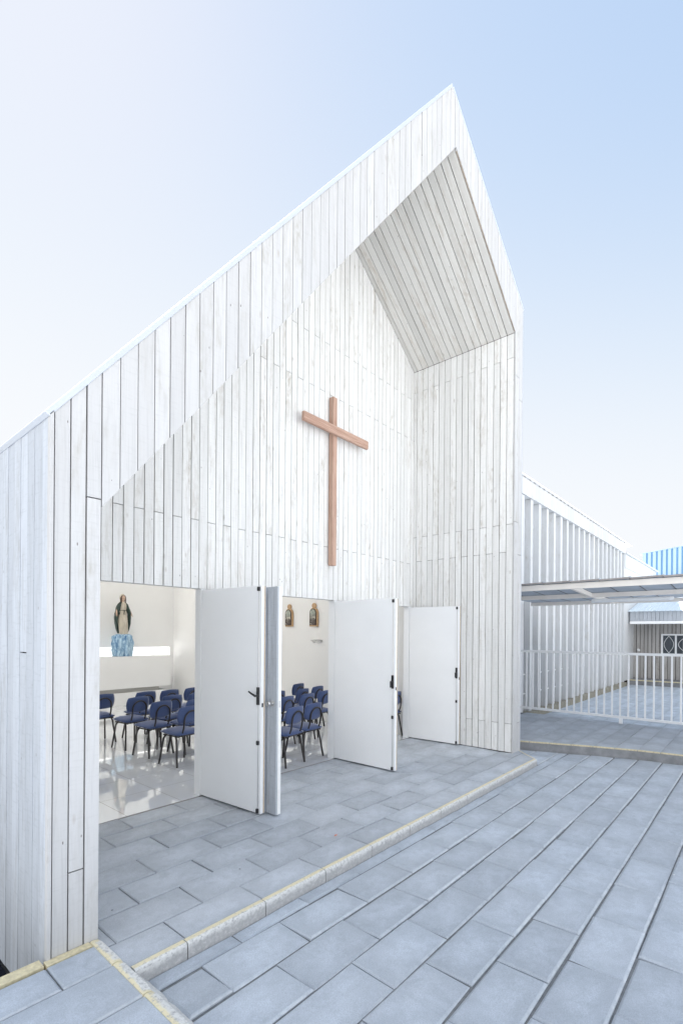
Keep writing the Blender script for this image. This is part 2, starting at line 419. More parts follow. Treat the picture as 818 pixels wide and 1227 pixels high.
# nave shell in white plaster
f=MB(); N0=YB+.046; T=.15
hexa(f,[(i2+.002,DOORTOP+.002),(j1-.002,DOORTOP+.002),(j1-.002,SZR),(SXA,SZA),(i2+.002,SZL)],N0,N0+.08)
NI=YB+.151                                                        # nave walls start behind the porch body
f.box(i1,i1+.1,NI,YN,-.3,ZEL-.06)                                 # left
f.box(6.8,7.03,NI,YN,-.3,ZER-.05)                                 # right
# far wall with the low slot and three clerestory panes
f.box(i1+.101,6.799,YN,YN+.15,-.3,1.02)
f.box(i1+.101,2.2,YN,YN+.15,1.021,1.30); f.box(6.70,6.799,YN,YN+.15,1.021,1.30)
f.box(i1+.101,6.799,YN,YN+.15,1.301,3.0)
wx=[3.5,4.05,4.35,4.9,5.2,5.75]
hexa(f,[(i1+.101,3.001),(3.5,3.001),(3.5,ztop(3.5)-.1),(i1+.101,ZEL-.0)],YN,YN+.15) if False else None
hexa(f,[(1.05,3.001),(3.5,3.001),(3.5,3.899),(2.0,3.899)],YN,YN+.15)
f.box(4.05,4.35,YN,YN+.15,3.001,3.899); f.box(4.9,5.2,YN,YN+.15,3.001,3.899); f.box(5.75,6.799,YN,YN+.15,3.001,3.899)
hexa(f,[(1.85,3.9),(6.799,3.9),(6.799,ZER-.1),(XAP,ZAP-.12)],YN,YN+.15)
# roof slabs
def roofslab(xa,za,xb,zb,y0,y1,th,up,m=0,lo=0.):
    d=V((xb-xa,0,zb-za)).normalized(); n=V((-d.z,0,d.x)); n=n if n.z>0 else -n
    a,b=V((xa,0,za))+n*(up),V((xb,0,zb))+n*(up)
    q=[(a.x,a.z),(b.x,b.z),(b.x-n.x*th,b.z-n.z*th),(a.x-n.x*th,a.z-n.z*th)]
    return q
def lerp(t): return (XL0+(XAP-XL0)*t, ZEL+(ZAP-ZEL)*t)
def q_between(t0,t1): return roofslab(*lerp(t0),*lerp(t1),0,0,.14,-.05)
hexa(f,q_between(.01,.99),NI,6.8)
hexa(f,q_between(.01,.20),6.8,10.2); hexa(f,q_between(.80,.99),6.8,10.2)
hexa(f,q_between(.01,.99),10.2,YN+.15)
hexa(f,roofslab(XAP,ZAP,XR0,ZER,0,0,.14,-.05),NI,YN+.15)
f.build('nave_wall',M_plaster,chapel)
f=MB()
for k in range(3): f.box(wx[2*k]-.0,wx[2*k+1]+.0,YN+.06,YN+.075,3.0,3.9)
f.build('frosted_window',M_frost,chapel)
f=MB(); hexa(f,roofslab(*lerp(.20),*lerp(.80),0,0,.012,-.02),6.8,10.2); f.build('fill_skylight',M_frost,chapel)  # unseen roof opening added to brighten the nave
# roof sheet with its folded edge
def sheet(q0,q1,ya,yb,th,up):
    hexa(f,roofslab(*q0,*q1,0,0,th,up),ya,yb)
f=MB()
ext=lambda t:(XL0+(XAP-XL0)*t, ZEL+(ZAP-ZEL)*t)
a=ext(-.0022); b=ext(1.0); s1=ext(.1985); s2=ext(.8015)
sheet(a,b,YF-.006,6.8,.030,.020); sheet(a,s1,6.8,10.2,.030,.020); sheet(s2,b,6.8,10.2,.030,.020); sheet(a,b,10.2,YN+.2,.030,.020)
f.build('roof_sheet',M_roof,chapel,bevel=.004)
f=MB(); dr=V((XR0-XAP,0,ZER-ZAP)).normalized()
sheet((XAP+.014,ZAP-.006),(XR0+dr.x*.012,ZER+dr.z*.012),YF-.006,YN+.2,.030,.018)
f.build('roof_sheet',M_roof,chapel,bevel=.004)
# piers and frames of the door openings
D1=(XL1+.0,2.845); D2=(3.02,4.875); D3=(5.02,6.665)
for a,b in ((2.905,2.960),(4.935,4.960)):
    f=MB(); f.box(a,b,YB+.01,YB+.09,.001,DOORTOP-.001); f.build('pier',M_edge,chapel)
for a,b in ((D1[1],D1[1]+.058),(D2[0]-.058,D2[0]),(D2[1],D2[1]+.058),(D3[0]-.058,D3[0]),(D3[1],D3[1]+.058)):
    f=MB(); f.box(a,b,YB-.006,YB+.10,.002,DOORTOP-.003); f.build('door_frame',M_metal,chapel,bevel=.004)
f=MB(); f.box(6.727,6.779,YB-.0,YB+.06,.002,DOORTOP-.002); f.build('pier',M_edge,chapel)

# door leaves
def leaf(h,e,smooth_left,ztop_=2.088,knob=False,lever=False,lab=None,cap_edge=.05):
    h=V((h[0],h[1],0));e=V((e[0],e[1],0)); d=(e-h).normalized(); n=V((d.y,-d.x,0))   # d points out of the building (-Y): n points to -X
    if n.x>0: n=-n
    W=(e-h).length; z0=.018
    mb=MB()
    # core slab: front face at -X side of the plane through h..e
    mb.prism(h+V((0,0,z0)),d,(0,0,1),n,[(0,0),(W,0),(W,ztop_-z0),(0,ztop_-z0)],.036)
    door=mb.build('door',M_metal if smooth_left else M_edge,chapel,bevel=.0025)
    if lab: door['label']=lab
    base=door
    if smooth_left:
        b=MB(); b.prism(h-n*.043+V((0,0,z0+.004)),d,(0,0,1),-n,[(0,0),(W+.004,0),(W+.004,ztop_-z0-.008),(0,ztop_-z0-.008)],.0065)
        b.build('edge_strip',M_beige,door)
        b=MB(); k=int(W/.098)
        for i in range(k+1):
            a0=i*W/(k+1);a1=(i+1)*W/(k+1)
            board_column(b,h-n*.060+V((0,0,z0)),d,(0,0,1),-n,a0,a1,lambda a:0,lambda a:ztop_-z0,[],.004,.017)
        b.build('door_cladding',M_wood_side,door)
        b=MB(); b.tube([e-d*.028+n*.006+V((0,0,z0+.02)),e-d*.028+n*.006+V((0,0,ztop_-.02))],.0045,8); b.build('bolt_rod',M_steel,door)
        for z in (.045,.66,ztop_-.03):
            b=MB(); b.obox(e-d*.03+n*.010+V((0,0,z-.02)),e-d*.03+n*.010+V((0,0,z+.02)),d,.026,.022); b.build('bolt_guide',M_black,door,bevel=.006)
        zh=1.09; b=MB(); c=e-d*.032
        b.obox(c+n*.009+V((0,0,zh-.085)),c+n*.009+V((0,0,zh+.075)),d,.026,.018)
        if lever:
            p=c+n*.045+V((0,0,zh)); b.tube([c+n*.012+V((0,0,zh)),p,p-d*.05+V((0,0,.018)),p-d*.085+V((0,0,.034))],[.011,.011,.009,.008],8)
        else:
            b.tube([c+n*.015+V((0,0,zh)),c+n*.05+V((0,0,zh)),c+n*.05+d*.0+V((0,0,zh-.07))],[.010,.010,.008],8)
        b.build('handle',M_black,door,bevel=.003)
        b=MB(); b.obox(e+d*.0015-n*.017+V((0,0,.985)),e+d*.0015-n*.017+V((0,0,1.02)),n,.016,.003); b.build('lock_plate',M_black,door)
    else:
        b=MB(); k=int(W/.098)
        for i in range(k+1):
            a0=i*W/(k+1);a1=(i+1)*W/(k+1)
            board_column(b,h+n*.020+V((0,0,z0)),d,(0,0,1),n,a0,a1,lambda a:0,lambda a:ztop_-z0-.004,[],.004,.018)
        b.build('door_cladding',M_wood_side,door)
        b=MB(); c=e-d*.055+n*.02+V((0,0,1.02)); b.tube([c,c+n*.004],.03,16); b.tube([c,c+n*.028,c+n*.032,c+n*.05,c+n*.062,c+n*.066],[.012,.011,.02,.027,.022,.006],16)
        b.build('door_knob',M_steel,door)
        b=MB(); b.obox(e+d*.0015-n*.017+V((0,0,.985)),e+d*.0015-n*.017+V((0,0,1.045)),n,.016,.003); b.build('lock_plate',M_steel,door)
    return door
leaf((2.846,4.335),(2.898,3.462),True,lever=True,lab='smooth white door leaf with black lever handle and bolts')
leaf((3.012,4.335),(2.992,3.335),False,ztop_=2.082,lab='board clad door leaf with steel knob')
leaf((4.876,4.335),(4.885,3.372),True,lab='smooth white door leaf open between the second and third openings')
leaf((6.668,4.335),(6.716,3.492),True,lab='smooth white door leaf folded against the side of the porch')
leaf((5.01,4.335),(4.985,3.50),False,ztop_=2.08,lab='board clad door leaf behind the smooth leaf')

# ------------------------------------------------------------------ floors and paving
def quad_struct(name,x0,x1,y0,y1,z,mat,th=.3):
    f=MB(); f.box(x0,x1,y0,y1,z-th,z); o=f.build(name,mat); struct(o); return o
f=MB(); S=900
f.face([(-S,-S,-.42),(S,-S,-.42),(S,S,-.42),(-S,S,-.42)]); struct(f.build('ground',M_ground))
f=MB(); f.box(-6,.88,2.70,14,-.40,-.285); struct(f.build('gravel_strip',M_soil))
f=MB(); f.box(i1+.101,6.779,YB+.004,YN-.001,-.25,.001); struct(f.build('nave_floor',M_tile,loc=(1.0,4.35,0)))

cnt=[0]
def slab(mb,poly,z,ch=.009,th=.05,tilt=.0016,x0=0,y0=0,w=.535,h=.283,drop=0):
    """one paving slab: flat top, chamfered edge"""
    if len(poly)<3 or area(poly)<.004: return
    cnt[0]+=1; cx=sum(p[0] for p in poly)/len(poly); cy=sum(p[1] for p in poly)/len(poly)
    tx,ty=random.gauss(0,tilt),random.gauss(0,tilt*1.6); dz=random.uniform(-.0012,.0012)+drop
    zz=lambda x,y: z+dz+tx*(x-cx)/.27*1+ty*(y-cy)/.14
    ar=sum(poly[i][0]*poly[(i+1)%len(poly)][1]-poly[(i+1)%len(poly)][0]*poly[i][1] for i in range(len(poly)))
    if ar<0: poly=poly[::-1]
    n=len(poly); ins=[]
    for i in range(n):
        p0,p1,p2=V(poly[i-1]),V(poly[i]),V(poly[(i+1)%n])
        d1=(p1-p0).normalized(); d2=(p2-p1).normalized(); n1=V((-d1.y,d1.x)); n2=V((-d2.y,d2.x))
        k=1+n1.dot(n2); q=p1+(n1+n2)*ch/max(k,.35); ins.append(q)
    r=random.random(); ox,oy=random.randint(0,60),random.randint(0,60)
    U=lambda p:(ox+min(.999,max(.001,(p[0]-x0)/w)),oy+min(.999,max(.001,(p[1]-y0)/h)))
    top=[(q.x,q.y,zz(q.x,q.y)) for q in ins]; mid=[(p[0],p[1],zz(*p)-ch*.75) for p in poly]; bot=[(p[0],p[1],z-th) for p in poly]
    mb.face(top,[U(q) for q in ins],r)
    for i in range(n):
        j=(i+1)%n
        mb.face([mid[i],mid[j],top[j],top[i]],[U(poly[i]),U(poly[j]),U(ins[j]),U(ins[i])],r)
        mb.face([bot[i],bot[j],mid[j],mid[i]],[U(poly[i]),U(poly[j]),U(poly[j]),U(poly[i])],r)
def paving(name,x0,x1,rows,z,phase,pitch=.535,gap=.005,mat=None,clipf=None,ch=.009,tilt=.0016,bed=True,wob=.003,gapy=None):
    mb=MB(); gy=gap if gapy is None else gapy
    for k,(ya,yb) in enumerate(zip(rows,rows[1:])):
        ph=phase[k%len(phase)]; n0=math.floor((x0-ph)/pitch); x=ph+n0*pitch
        jit=random.uniform(-.006,.006)
        while x<x1:
            a=max(x,x0); b=min(x+pitch,x1); w=random.uniform(-wob,wob)
            if b-a>.04:
                p=[(a+gap/2,ya+gy/2),(b-gap/2,ya+gy/2),(b-gap/2,yb-gy/2),(a+gap/2,yb-gy/2)]
                if clipf:
                    for c in clipf(ya,yb):
                        p=clip(p,*c)
                        if len(p)<3: break
                slab(mb,p,z,ch=ch,tilt=tilt,x0=x,y0=ya,w=pitch,h=yb-ya)
            x+=pitch
    return mb
# porch: rows measured in the photograph
rows=[2.370,2.612,2.893,3.175,3.477,3.785,4.062,4.342]
A_,B_=2.012-.535*3,1.742-.535*3
mb=paving('p',1.135,7.02,rows,0.,[A_,B_],clipf=lambda a,b:[((6.70,2.36),(-(2.69-2.36),(7.02-6.70)))],ch=.007,gap=.007)
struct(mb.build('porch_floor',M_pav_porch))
f=MB(); hexa(f,[(1.12,-.35),(6.60,-.35),(6.60,-.012),(1.12,-.012)],2.375,YB+.06); hexa(f,[(6.60,-.35),(7.0,-.35),(7.0,-.012),(6.60,-.012)],2.69,YB-.01)
struct(f.build('porch_bed',M_joint))
# porch kerb: separate edge stones, painted
f=MB()
def stone(mb,p,q,inn,ztop_,zbot,wtop,batter=.006,gap=.006,r=.008):
    """edge stone from p to q; 'inn' points from the kerb face inwards over the top"""
    p,q,inn=V((*p,0)),V((*q,0)),V((*inn,0)).normalized(); d=(q-p).normalized(); p=p+d*gap/2; q=q-d*gap/2
    L=(q-p).length; N=max(2,int(L/.09)); ox=random.uniform(0,9)
    prof=[(wtop,ztop_,0.),(wtop*.45,ztop_+.001,.35),(r,ztop_,.8),(r*.3,ztop_-r*.3,.93),(0,ztop_-r,1.0),(-batter,zbot,2.0)]
    sec=[]
    for i in range(N+1):
        t=i/N; c=p+d*(L*t); w=0.0025*noise.noise(V((c.x*7,c.y*7,1)))
        sec.append([c+inn*(a+w*(1 if k>1 else 0))+V((0,0,zz+.0015*noise.noise(V((c.x*9+k,c.y*9,3))))) for k,(a,zz,_) in enumerate(prof)])
    for i in range(N):
        for k in range(len(prof)-1):
            pts=[sec[i][k],sec[i+1][k],sec[i+1][k+1],sec[i][k+1]]
            e=0 if 0<i<N-1 else 0
            uv=[(prof[k][2],ox+L*i/N),(prof[k][2],ox+L*(i+1)/N),(prof[k+1][2],ox+L*(i+1)/N),(prof[k+1][2],ox+L*i/N)]
            n=(pts[1]-pts[0]).cross(pts[2]-pts[0])
            out=-inn*.3+V((0,0,1))
            if n.dot(out)<0: pts.reverse(); uv.reverse()
            mb.face(pts,uv,.5,0,True)
    for s_,sg in ((sec[0],1),(sec[-1],-1)):
        pts=s_+[V((s_[0].x,s_[0].y,zbot))]
        mb.face(pts if sg>0 else pts[::-1],[(1.6,ox)]*len(pts),.5)
xs=[1.165,1.455,1.992,2.537,3.069]
while xs[-1]<6.3: xs.append(xs[-1]+.535)
xs[-1]=6.69
for a,b in zip(xs,xs[1:]): stone(f,(a,2.322),(b,2.322),(0,1),0.003,-.11,.045,batter=.003)
stone(f,(6.69,2.326),(7.03,2.68),(-1,.95),0.003,-.11,.03)
struct(f.build('porch_kerb',M_kerb))
# courtyard
rows=[]; y=2.345
KS=.9857
crow=[2.326]+[v*KS for v in (2.247,1.967,1.675,1.388,1.104,.822,.533)]
rr=crow[::-1]; y=.533*KS
while y>-4.4: y-=.285*KS; rr=[y]+rr
par=[]
for k in range(len(rr)-1):
    idx=k-(len(rr)-1)      # -1 is the half row under the kerb
    par.append([2.30*KS,2.03*KS][( -idx-1)%2])
def terr_edge(y):
    pts=[(-9,8.12),(-.4,8.11),(.3,8.08),(.86,8.03),(1.36,7.945),(1.94,7.77),(2.44,7.57),(2.81,7.43),(4.1,6.9)]
    for (ya,xa),(yb,xb) in zip(pts,pts[1:]):
        if ya<=y<=yb: return xa+(xb-xa)*(y-ya)/(yb-ya)
    return pts[-1][1]
def plat_edge(y): return 1.235 if y>1.5 else 1.235
mb=MB()
for k,(ya,yb) in enumerate(zip(rr,rr[1:])):
    ph=par[k]; pit=.539*KS; x0=1.23 
    n0=math.floor((x0-ph)/pit); x=ph+n0*pit
    while x<8.1:
        a=max(x,x0);b=min(x+pit,8.2)
        j1_,j2_=random.uniform(-.002,.002),random.uniform(-.002,.002); p=[(a+.002,ya+.0055+j1_),(b-.002,ya+.0055+j2_),(b-.002,yb-.0055),(a+.002,yb-.0055)]
        ea,eb=terr_edge(ya),terr_edge(yb)
        p=clip(p,(ea-.01,ya),(-(yb-ya),eb-ea))
        if len(p)>2: slab(mb,p,Zg,ch=.013,tilt=.0024,x0=x,y0=ya,w=pit,h=yb-ya)
        x+=pit
yy=[2.326,2.62,2.9]
for ya,yb in zip(yy,yy[1:]):
    x=6.72
    p=[(6.75,ya+.004),(7.2,ya+.004),(7.2,yb-.004),(6.75,yb-.004)]; slab(mb,p,Zg,x0=6.75,y0=ya)
    p=[(7.205,ya+.004),(7.8,ya+.004),(7.8,yb-.004),(7.205,yb-.004)]; ea,eb=terr_edge(ya),terr_edge(yb)
    p=clip(p,(ea-.01,ya),(-(yb-ya),eb-ea)); slab(mb,p,Zg,x0=7.2,y0=ya)
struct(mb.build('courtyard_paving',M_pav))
f=MB(); f.box(1.15,8.3,-4.7,3.2,-.40,Zg-.013); struct(f.build('courtyard_bed',M_joint))
# front platform, a touch higher than the porch, and the dark drop beside it
pr=[2.640,2.421,2.112,1.80,1.49,1.18,.87,.56,.25,-.06,-.5,-1.,-1.5]
pr=pr[::-1]; mb=MB()
for k,(ya,yb) in enumerate(zip(pr,pr[1:])):
    kk=len(pr)-2-k; w=.535 if kk==0 else 1.07; ph=.878 if kk==0 else (-1.02 if kk%2 else -.5)
    n0=math.floor((-3.5-ph)/w); x=ph+n0*w
    while x<1.108:
        b=min(x+w,1.110)
        if b>1.05 and b-x<.25: pass
        mb_p=[(x+.004,ya+.004),(b-.004,ya+.004),(b-.004,yb-.004),(x+.004,yb-.004)]
        slab(mb,mb_p,Zp,ch=.009,tilt=.0015,x0=x,y0=ya,w=w,h=yb-ya); x+=w
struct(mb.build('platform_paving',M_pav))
f=MB(); f.box(-4,1.108,-2,2.638,-.42,Zp-.012); struct(f.build('platform_bed',M_joint))
# platform edging: yellow back edge (top only) and the wide worn white chamfer
f=MB()
def edge_back(x0,x1,yA,yB_):
    f.prism((x0,yA,Zp+.002),(1,0,0),(0,1,0),(0,0,1),[(0.003,.0),(x1-x0-.003,.0),(x1-x0-.003,yB_-yA),(0.003,yB_-yA)],.12,.5,1)
edge_back(-1.3,-.75,2.652,2.722); edge_back(-.75,-.2,2.652,2.722); edge_back(-.2,.336,2.652,2.722); edge_back(.336,.877,2.652,2.722); edge_back(.881,1.098,2.640,2.688)
def chamfer(y0,y1):
    y0+=.003;y1-=.003; N=max(3,int((y1-y0)/.03)); ox=random.uniform(0,9)
    prof=[(1.098,Zp-.010,0.),(1.104,Zp+.001,.3),(1.120,Zp+.003,.60),(1.150,Zp-.004,.74),(1.205,-.052,.80),(1.240,-.088,.98),(1.246,-.14,1.10)]
    sec=[]
    for i in range(N+1):
        y=y0+(y1-y0)*i/N; e=min(i,N-i)
        wv=.006*noise.noise(V((3,y*11,2))); dd=0 if e else -.008
        sec.append([V((x+(wv if 0<k else 0)+ (dd if k>2 else 0),y,z+.002*noise.noise(V((k*3,y*14,5))))) for k,(x,z,_) in enumerate(prof)])
    for i in range(N):
        for k in range(6):
            e0=.35 if i in(0,) else 0
            uv=[(prof[k][2]*(1-.8*(i<1 or i>=N-1)),ox+y0+(y1-y0)*i/N)]*2+[(prof[k+1][2]*(1-.6*(i<1 or i>=N-1)),ox+y0+(y1-y0)*(i+1)/N)]*2
            f.face([sec[i][k],sec[i][k+1],sec[i+1][k+1],sec[i+1][k]],[(prof[k][2]*(.4 if i<1 else 1),ox+i*.03),(prof[k+1][2]*(.4 if i<1 else 1),ox+i*.03),(prof[k+1][2]*(.4 if i>=N-1 else 1),ox+i*.03+.03),(prof[k][2]*(.4 if i>=N-1 else 1),ox+i*.03+.03)],.5,0,True)
    for sct,rev in ((sec[0],0),(sec[-1],1)):
        pts=sct+[V((1.098,sct[0].y,-.14))]
        f.face(pts[::-1] if not rev else pts,[(.2,0)]*len(pts))
cy=[2.688,2.421,2.112,1.80,1.49,1.18,.87,.56,.25,-.06,-.5,-1.,-1.5]
for b,a in zip(cy,cy[1:]): chamfer(a,b)
struct(f.build('platform_kerb',[M_kerb,M_yellow]))
# terrace on the right
rows=[2.445+.2675*k for k in range(-24,7)]
def cf(a,b):
    ea,eb=terr_edge(a),terr_edge(b); return [((ea+.03,a),((b-a),-(eb-ea)))]
mb=paving('t',6.9,10.24,[r for r in rows if r<4.05],Zt,[7.3,7.3+.2675],clipf=cf,ch=.006,tilt=.001,gap=.004)
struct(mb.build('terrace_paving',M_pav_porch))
f=MB(); 
for a,b in zip(rows,rows[1:]):
    ea,eb=terr_edge(a)+.02,terr_edge(b)+.02; q=[(ea,a),(10.24,a),(10.24,b),(eb,b)]
    f.prism((0,0,Zt-.013),(1,0,0),(0,1,0),(0,0,1),q,.4,.5,0,(0,0))
struct(f.build('terrace_bed',M_joint))
f=MB(); g=MB()
for a,b in zip(rows,rows[1:]):
    if b>4.0: continue
    ea,eb=terr_edge(a),terr_edge(b)
    d=V((eb-ea,b-a,0)).normalized(); n=V((-d.y,d.x,0))
    f.prism((ea,a,0),d,(0,0,1),n,[(0,-.2),(V((eb-ea,b-a)).length,-.2),(V((eb-ea,b-a)).length,Zt-.008),(0,Zt-.008)],.03,random.random(),0)
    Lq=V((eb-ea,b-a)).length
    g.prism(V((ea,a,Zt+.001)),d,-n,(0,0,1),[(.004,-.003),(Lq-.004,-.003),(Lq-.004,.022),(.004,.022)],.018,.5)
struct(f.build('terrace_riser',M_riser)); struct(g.build('terrace_edge_line',M_yellow))
# rear yard
rows=[-3.5+.2675*k for k in range(0,28)]; rows=[r for r in rows if r<3.93]+[3.93]
mb=paving('y',10.25,21.2,rows,Zy,[10.3,10.3+.2675],ch=.007,tilt=.001,gap=.006,mat=M_pav_far)
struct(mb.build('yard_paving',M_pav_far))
f=MB(); f.box(10.245,21.25,-4,4.2,-.40,Zy-.012); struct(f.build('yard_bed',M_joint))

# ------------------------------------------------------------------ SLATTED WING
YW=4.0
wing=thing('slatted_wing',(14,4.1,0),'long white wing clad in upright timber fins behind the railing','building')
f=MB(); xs=strips(7.07,20.45,.17)
for a,b in zip(xs,xs[1:]):
    board_column(f,(0,YW+.13,0),X,Z,NF,a,b,lambda a:-.02,lambda a:4.69,[2.35+random.uniform(-.01,.01)],.006,.02)
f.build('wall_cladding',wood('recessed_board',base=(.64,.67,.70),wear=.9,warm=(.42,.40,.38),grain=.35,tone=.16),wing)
f=MB(); f.box(7.07,20.45,YW+.155,YW+.35,-.3,5.0); f.build('wall_core',M_back,wing)
f=MB(); x=11.007-.52*7
while x<20.4:
    z0=.0; f.box(x,x+.15,YW,YW+.128,-.02,4.685,random.random()); x+=.52
f.build('fin_cladding',M_wood_far,wing)
f=MB()
for z in (.35,.78): f.box(7.1,20.4,YW+.09,YW+.105,z,z+.02)
f.build('tie_rail',M_rail,wing)
f=MB(); xs=strips(7.07,20.48,.26)
for a,b in zip(xs,xs[1:]): f.box(a+.002,b-.002,YW-.03,YW-.008,4.69,5.05,random.random())
f.box(7.07,20.48,YW-.007,YW+.35,4.69,5.04); f.build('fascia',M_wood_far,wing)
f=MB(); k=0; x=7.05
while x<21.3:
    f.box(x+.003,min(x+.30,21.35),YW-.07,YW+3.5,5.068,5.10,random.random()); f.box(x+.10,x+.20,YW-.040,YW-.032,5.052,5.067,.2,1); x+=.305
f.build('roof_edge',[M_rail,M_lip],wing)
f=MB(); f.box(7.07,20.45,YW-.10,YW+.128,-.30,-.025); f.build('plinth',plain('mossy_concrete',(.30,.28,.22),.9,var=.35,vs=10,bump=.4),wing)
f=MB(); xs=strips(20.455,27.2,.2)
for a,b in zip(xs,xs[1:]):
    f.box(a+.002,b-.002,YW+.0,YW+.03,4.2,4.69,random.random())
f.box(20.455,27.2,YW+.031,YW+3,0,4.68); f.box(20.46,27.3,YW-.08,YW+3.1,4.70,4.74); f.build('lower_wall',M_wood_far,wing)

# ------------------------------------------------------------------ RAILING
rl=thing('railing',(10.15,2.0,Zt),'white painted steel railing with upright bars across the terrace','railing')
f=MB(); f.obox((10.15,3.87,1.335),(10.15,-3.,1.335),(1,0,0),.045,.045); f.build('top_rail',M_rail,rl,bevel=.004)
f=MB(); f.obox((10.15,3.87,.175),(10.15,-3.,.175),(1,0,0),.04,.045); f.build('bottom_rail',M_rail,rl,bevel=.004)
y=3.75; k=0
while y>-2.9:
    f=MB(); f.obox((10.15,y,.196),(10.15,y,1.314),(1,0,0),.024,.026); f.build('bar',M_rail,rl); y-=.1315
for y in (2.028,-.6,-2.9):
    f=MB(); f.obox((10.15,y,Zt-.004),(10.15,y,.154),(1,0,0),.05,.05); f.build('post',M_rail,rl)
f=MB(); f.obox((10.15,3.885,Zt),(10.15,3.885,1.36),(1,0,0),.03,.03); f.build('post',M_rail,rl)

# ------------------------------------------------------------------ CANOPY
cn=thing('canopy',(9.5,1.5,0),'low flat canopy of grey sheets on cream steel beams over the terrace','canopy')
YA,YZ=3.93,-2.6
CB=[(8.10,2.38,2.47),(9.30,2.322,2.396),(10.88,2.298,2.372)]
for x,z0,z1 in CB:
    f=MB(); f.obox((x,YZ,(z0+z1)/2),(x,YA,(z0+z1)/2),(1,0,0),.05,z1-z0); f.build('beam',M_canopy,cn,bevel=.004)
for y in (2.33,.1,-2.2):
    f=MB()
    f.obox((8.126,y,2.425),(9.274,y,2.362),(0,1,0),.05,.07); f.obox((9.326,y,2.358),(10.854,y,2.336),(0,1,0),.05,.06)
    f.build('rafter',M_canopy,cn)
f=MB(); y=YA; 
while y>YZ:
    r=random.random()
    for (xa,za),(xb,zb) in (((8.03,2.476),(9.3,2.402)),((9.3,2.402),(11.0,2.376))):
        a=[V((xa,y-.005,za+.001)),V((xa,y-.40,za+.012)),V((xb,y-.40,zb+.012)),V((xb,y-.005,zb+.001))]
        b=[p+V((0,0,.010)) for p in a]
        f.face(a,None,r);f.face(b[::-1],None,r)
        for i in range(4): j=(i+1)%4; f.face([a[i],b[i],b[j],a[j]],None,r)
        f.obox((xa+.004,y-.40,za+.026),(xb+.0,y-.40,zb+.026),(0,1,0),.035,.022,r)
        # standing rib seen from below
        f.obox((xa+.03,y-.40,za+.003),(xb-.0,y-.40,zb+.003),(0,1,0),.016,.012,r,1)
        f.obox((xa+.03,y-.372,za+.004),(xb-.0,y-.372,zb+.004),(0,1,0),.022,.010,r,0)
    f.prism((8.028,y-.003,2.473),(0,-1,0),(0,0,1),(-1,0,0),[(0,0),(.40,.010),(.40,.034),(0,.024)],.03,r,2)
    y-=.405
f.build('roof_sheets',[M_sheet,M_seam,M_lip],cn)
for x,y in ((8.1,-2.5),(10.88,-2.5)):
    f=MB(); f.obox((x,y,Zt if x<10 else Zy),(x,y,2.36 if x<10 else 2.296),(1,0,0),.08,.08); f.build('post',M_canopy,cn)
tl=thing('tube_lamp',(9.36,1.75,2.28),'long grey tube lamp housing fixed under the canopy','lamp')
f=MB(); f.tube([(9.38,2.30,2.268),(9.38,1.19,2.268)],.034,16); f.build('lamp_housing',plain('clear_lamp_plastic',(.78,.80,.82),.25),tl)
f=MB(); f.tube([(9.38,2.34,2.268),(9.38,2.30,2.268)],[.028,.037],16); f.build('end_cap',M_far,tl)
f=MB(); f.tube([(9.38,1.19,2.268),(9.38,1.14,2.268)],[.037,.028],16); f.build('end_cap',M_far,tl)

# ------------------------------------------------------------------ FAR PORCH BUILDING
fb=thing('porch_building',(22,1,0),'weathered board house with recessed porch and pale sheet roof beyond the yard','building')
FX=21.3; y1=3.97; y0=-4.
NX=(-1,0,0)
f=MB(); ys3=strips(y0,y1+.6,.13)
for a,b in zip(ys3,ys3[1:]): board_column(f,(FX+1.0,0,0),Y_,Z,NX,a,b,lambda a:.03,lambda a:2.3,[],.02,.02)
f.build('wall_cladding',M_wood_old,fb)
f=MB(); f.box(FX+1.03,FX+4,y0,y1+.6,-.3,2.5); f.build('wall_core',M_back,fb)
f=MB(); ys3=strips(y0,y1,.13)
for a,b in zip(ys3,ys3[1:]): board_column(f,(FX,0,0),Y_,Z,NX,a,b,lambda a:2.23,lambda a:2.59,[],.012,.02)
f.box(FX+.022,FX+.05,y0,y1,2.235,2.58); f.build('fascia',M_wood_side,fb)
f=MB(); f.box(FX-.07,FX-.002,y0,y1,2.12,2.225); f.build('gutter',M_rail,fb,bevel=.02)
f=MB(); yy_=y0
while yy_<y1+.3:
    f.prism((FX-.08,yy_,2.60),(0,1,0),(5,0,1.1),(-1.1,0,5),[(0,0),(.10,0),(.10,6),(0,6)],.012,random.random())
    f.prism((FX-.08,yy_+.10,2.618),(0,1,0),(5,0,1.1),(-1.1,0,5),[(0,0),(.06,0),(.06,6),(0,6)],.03,random.random()); yy_+=.16
f.build('roof',plain('pale_blue_roof_sheet',(.66,.74,.80),.45,var=.06,vs=2),fb)
f=MB(); f.box(FX-.02,FX+1.03,y0,y1,-.3,.025); f.build('porch_step',M_riser,fb)
f=MB(); f.box(FX-.04,FX-.021,y0,y1,-.01,.027); f.build('step_edge',M_yellow,fb)
f=MB(); f.box(FX+.02,FX+.16,2.14,2.30,.026,2.23); f.box(FX-.0,FX+.2,2.08,2.36,2.12,2.229); f.build('post',M_rail,fb)
w=MB(); wy0,wy1,wz0,wz1=1.95,3.04,1.02,1.70; wX=FX+.95
for a,b,c,d in ((wy0,wy1,wz0-.05,wz0),(wy0,wy1,wz1,wz1+.06),(wy1,wy1+.06,wz0-.05,wz1+.06),(wy0-.06,wy0,wz0-.05,wz1+.06),(2.60,2.66,wz0,wz1)):
    w.box(wX,wX+.045,a,b,c,d)
wn=w.build('window',M_rail,fb)
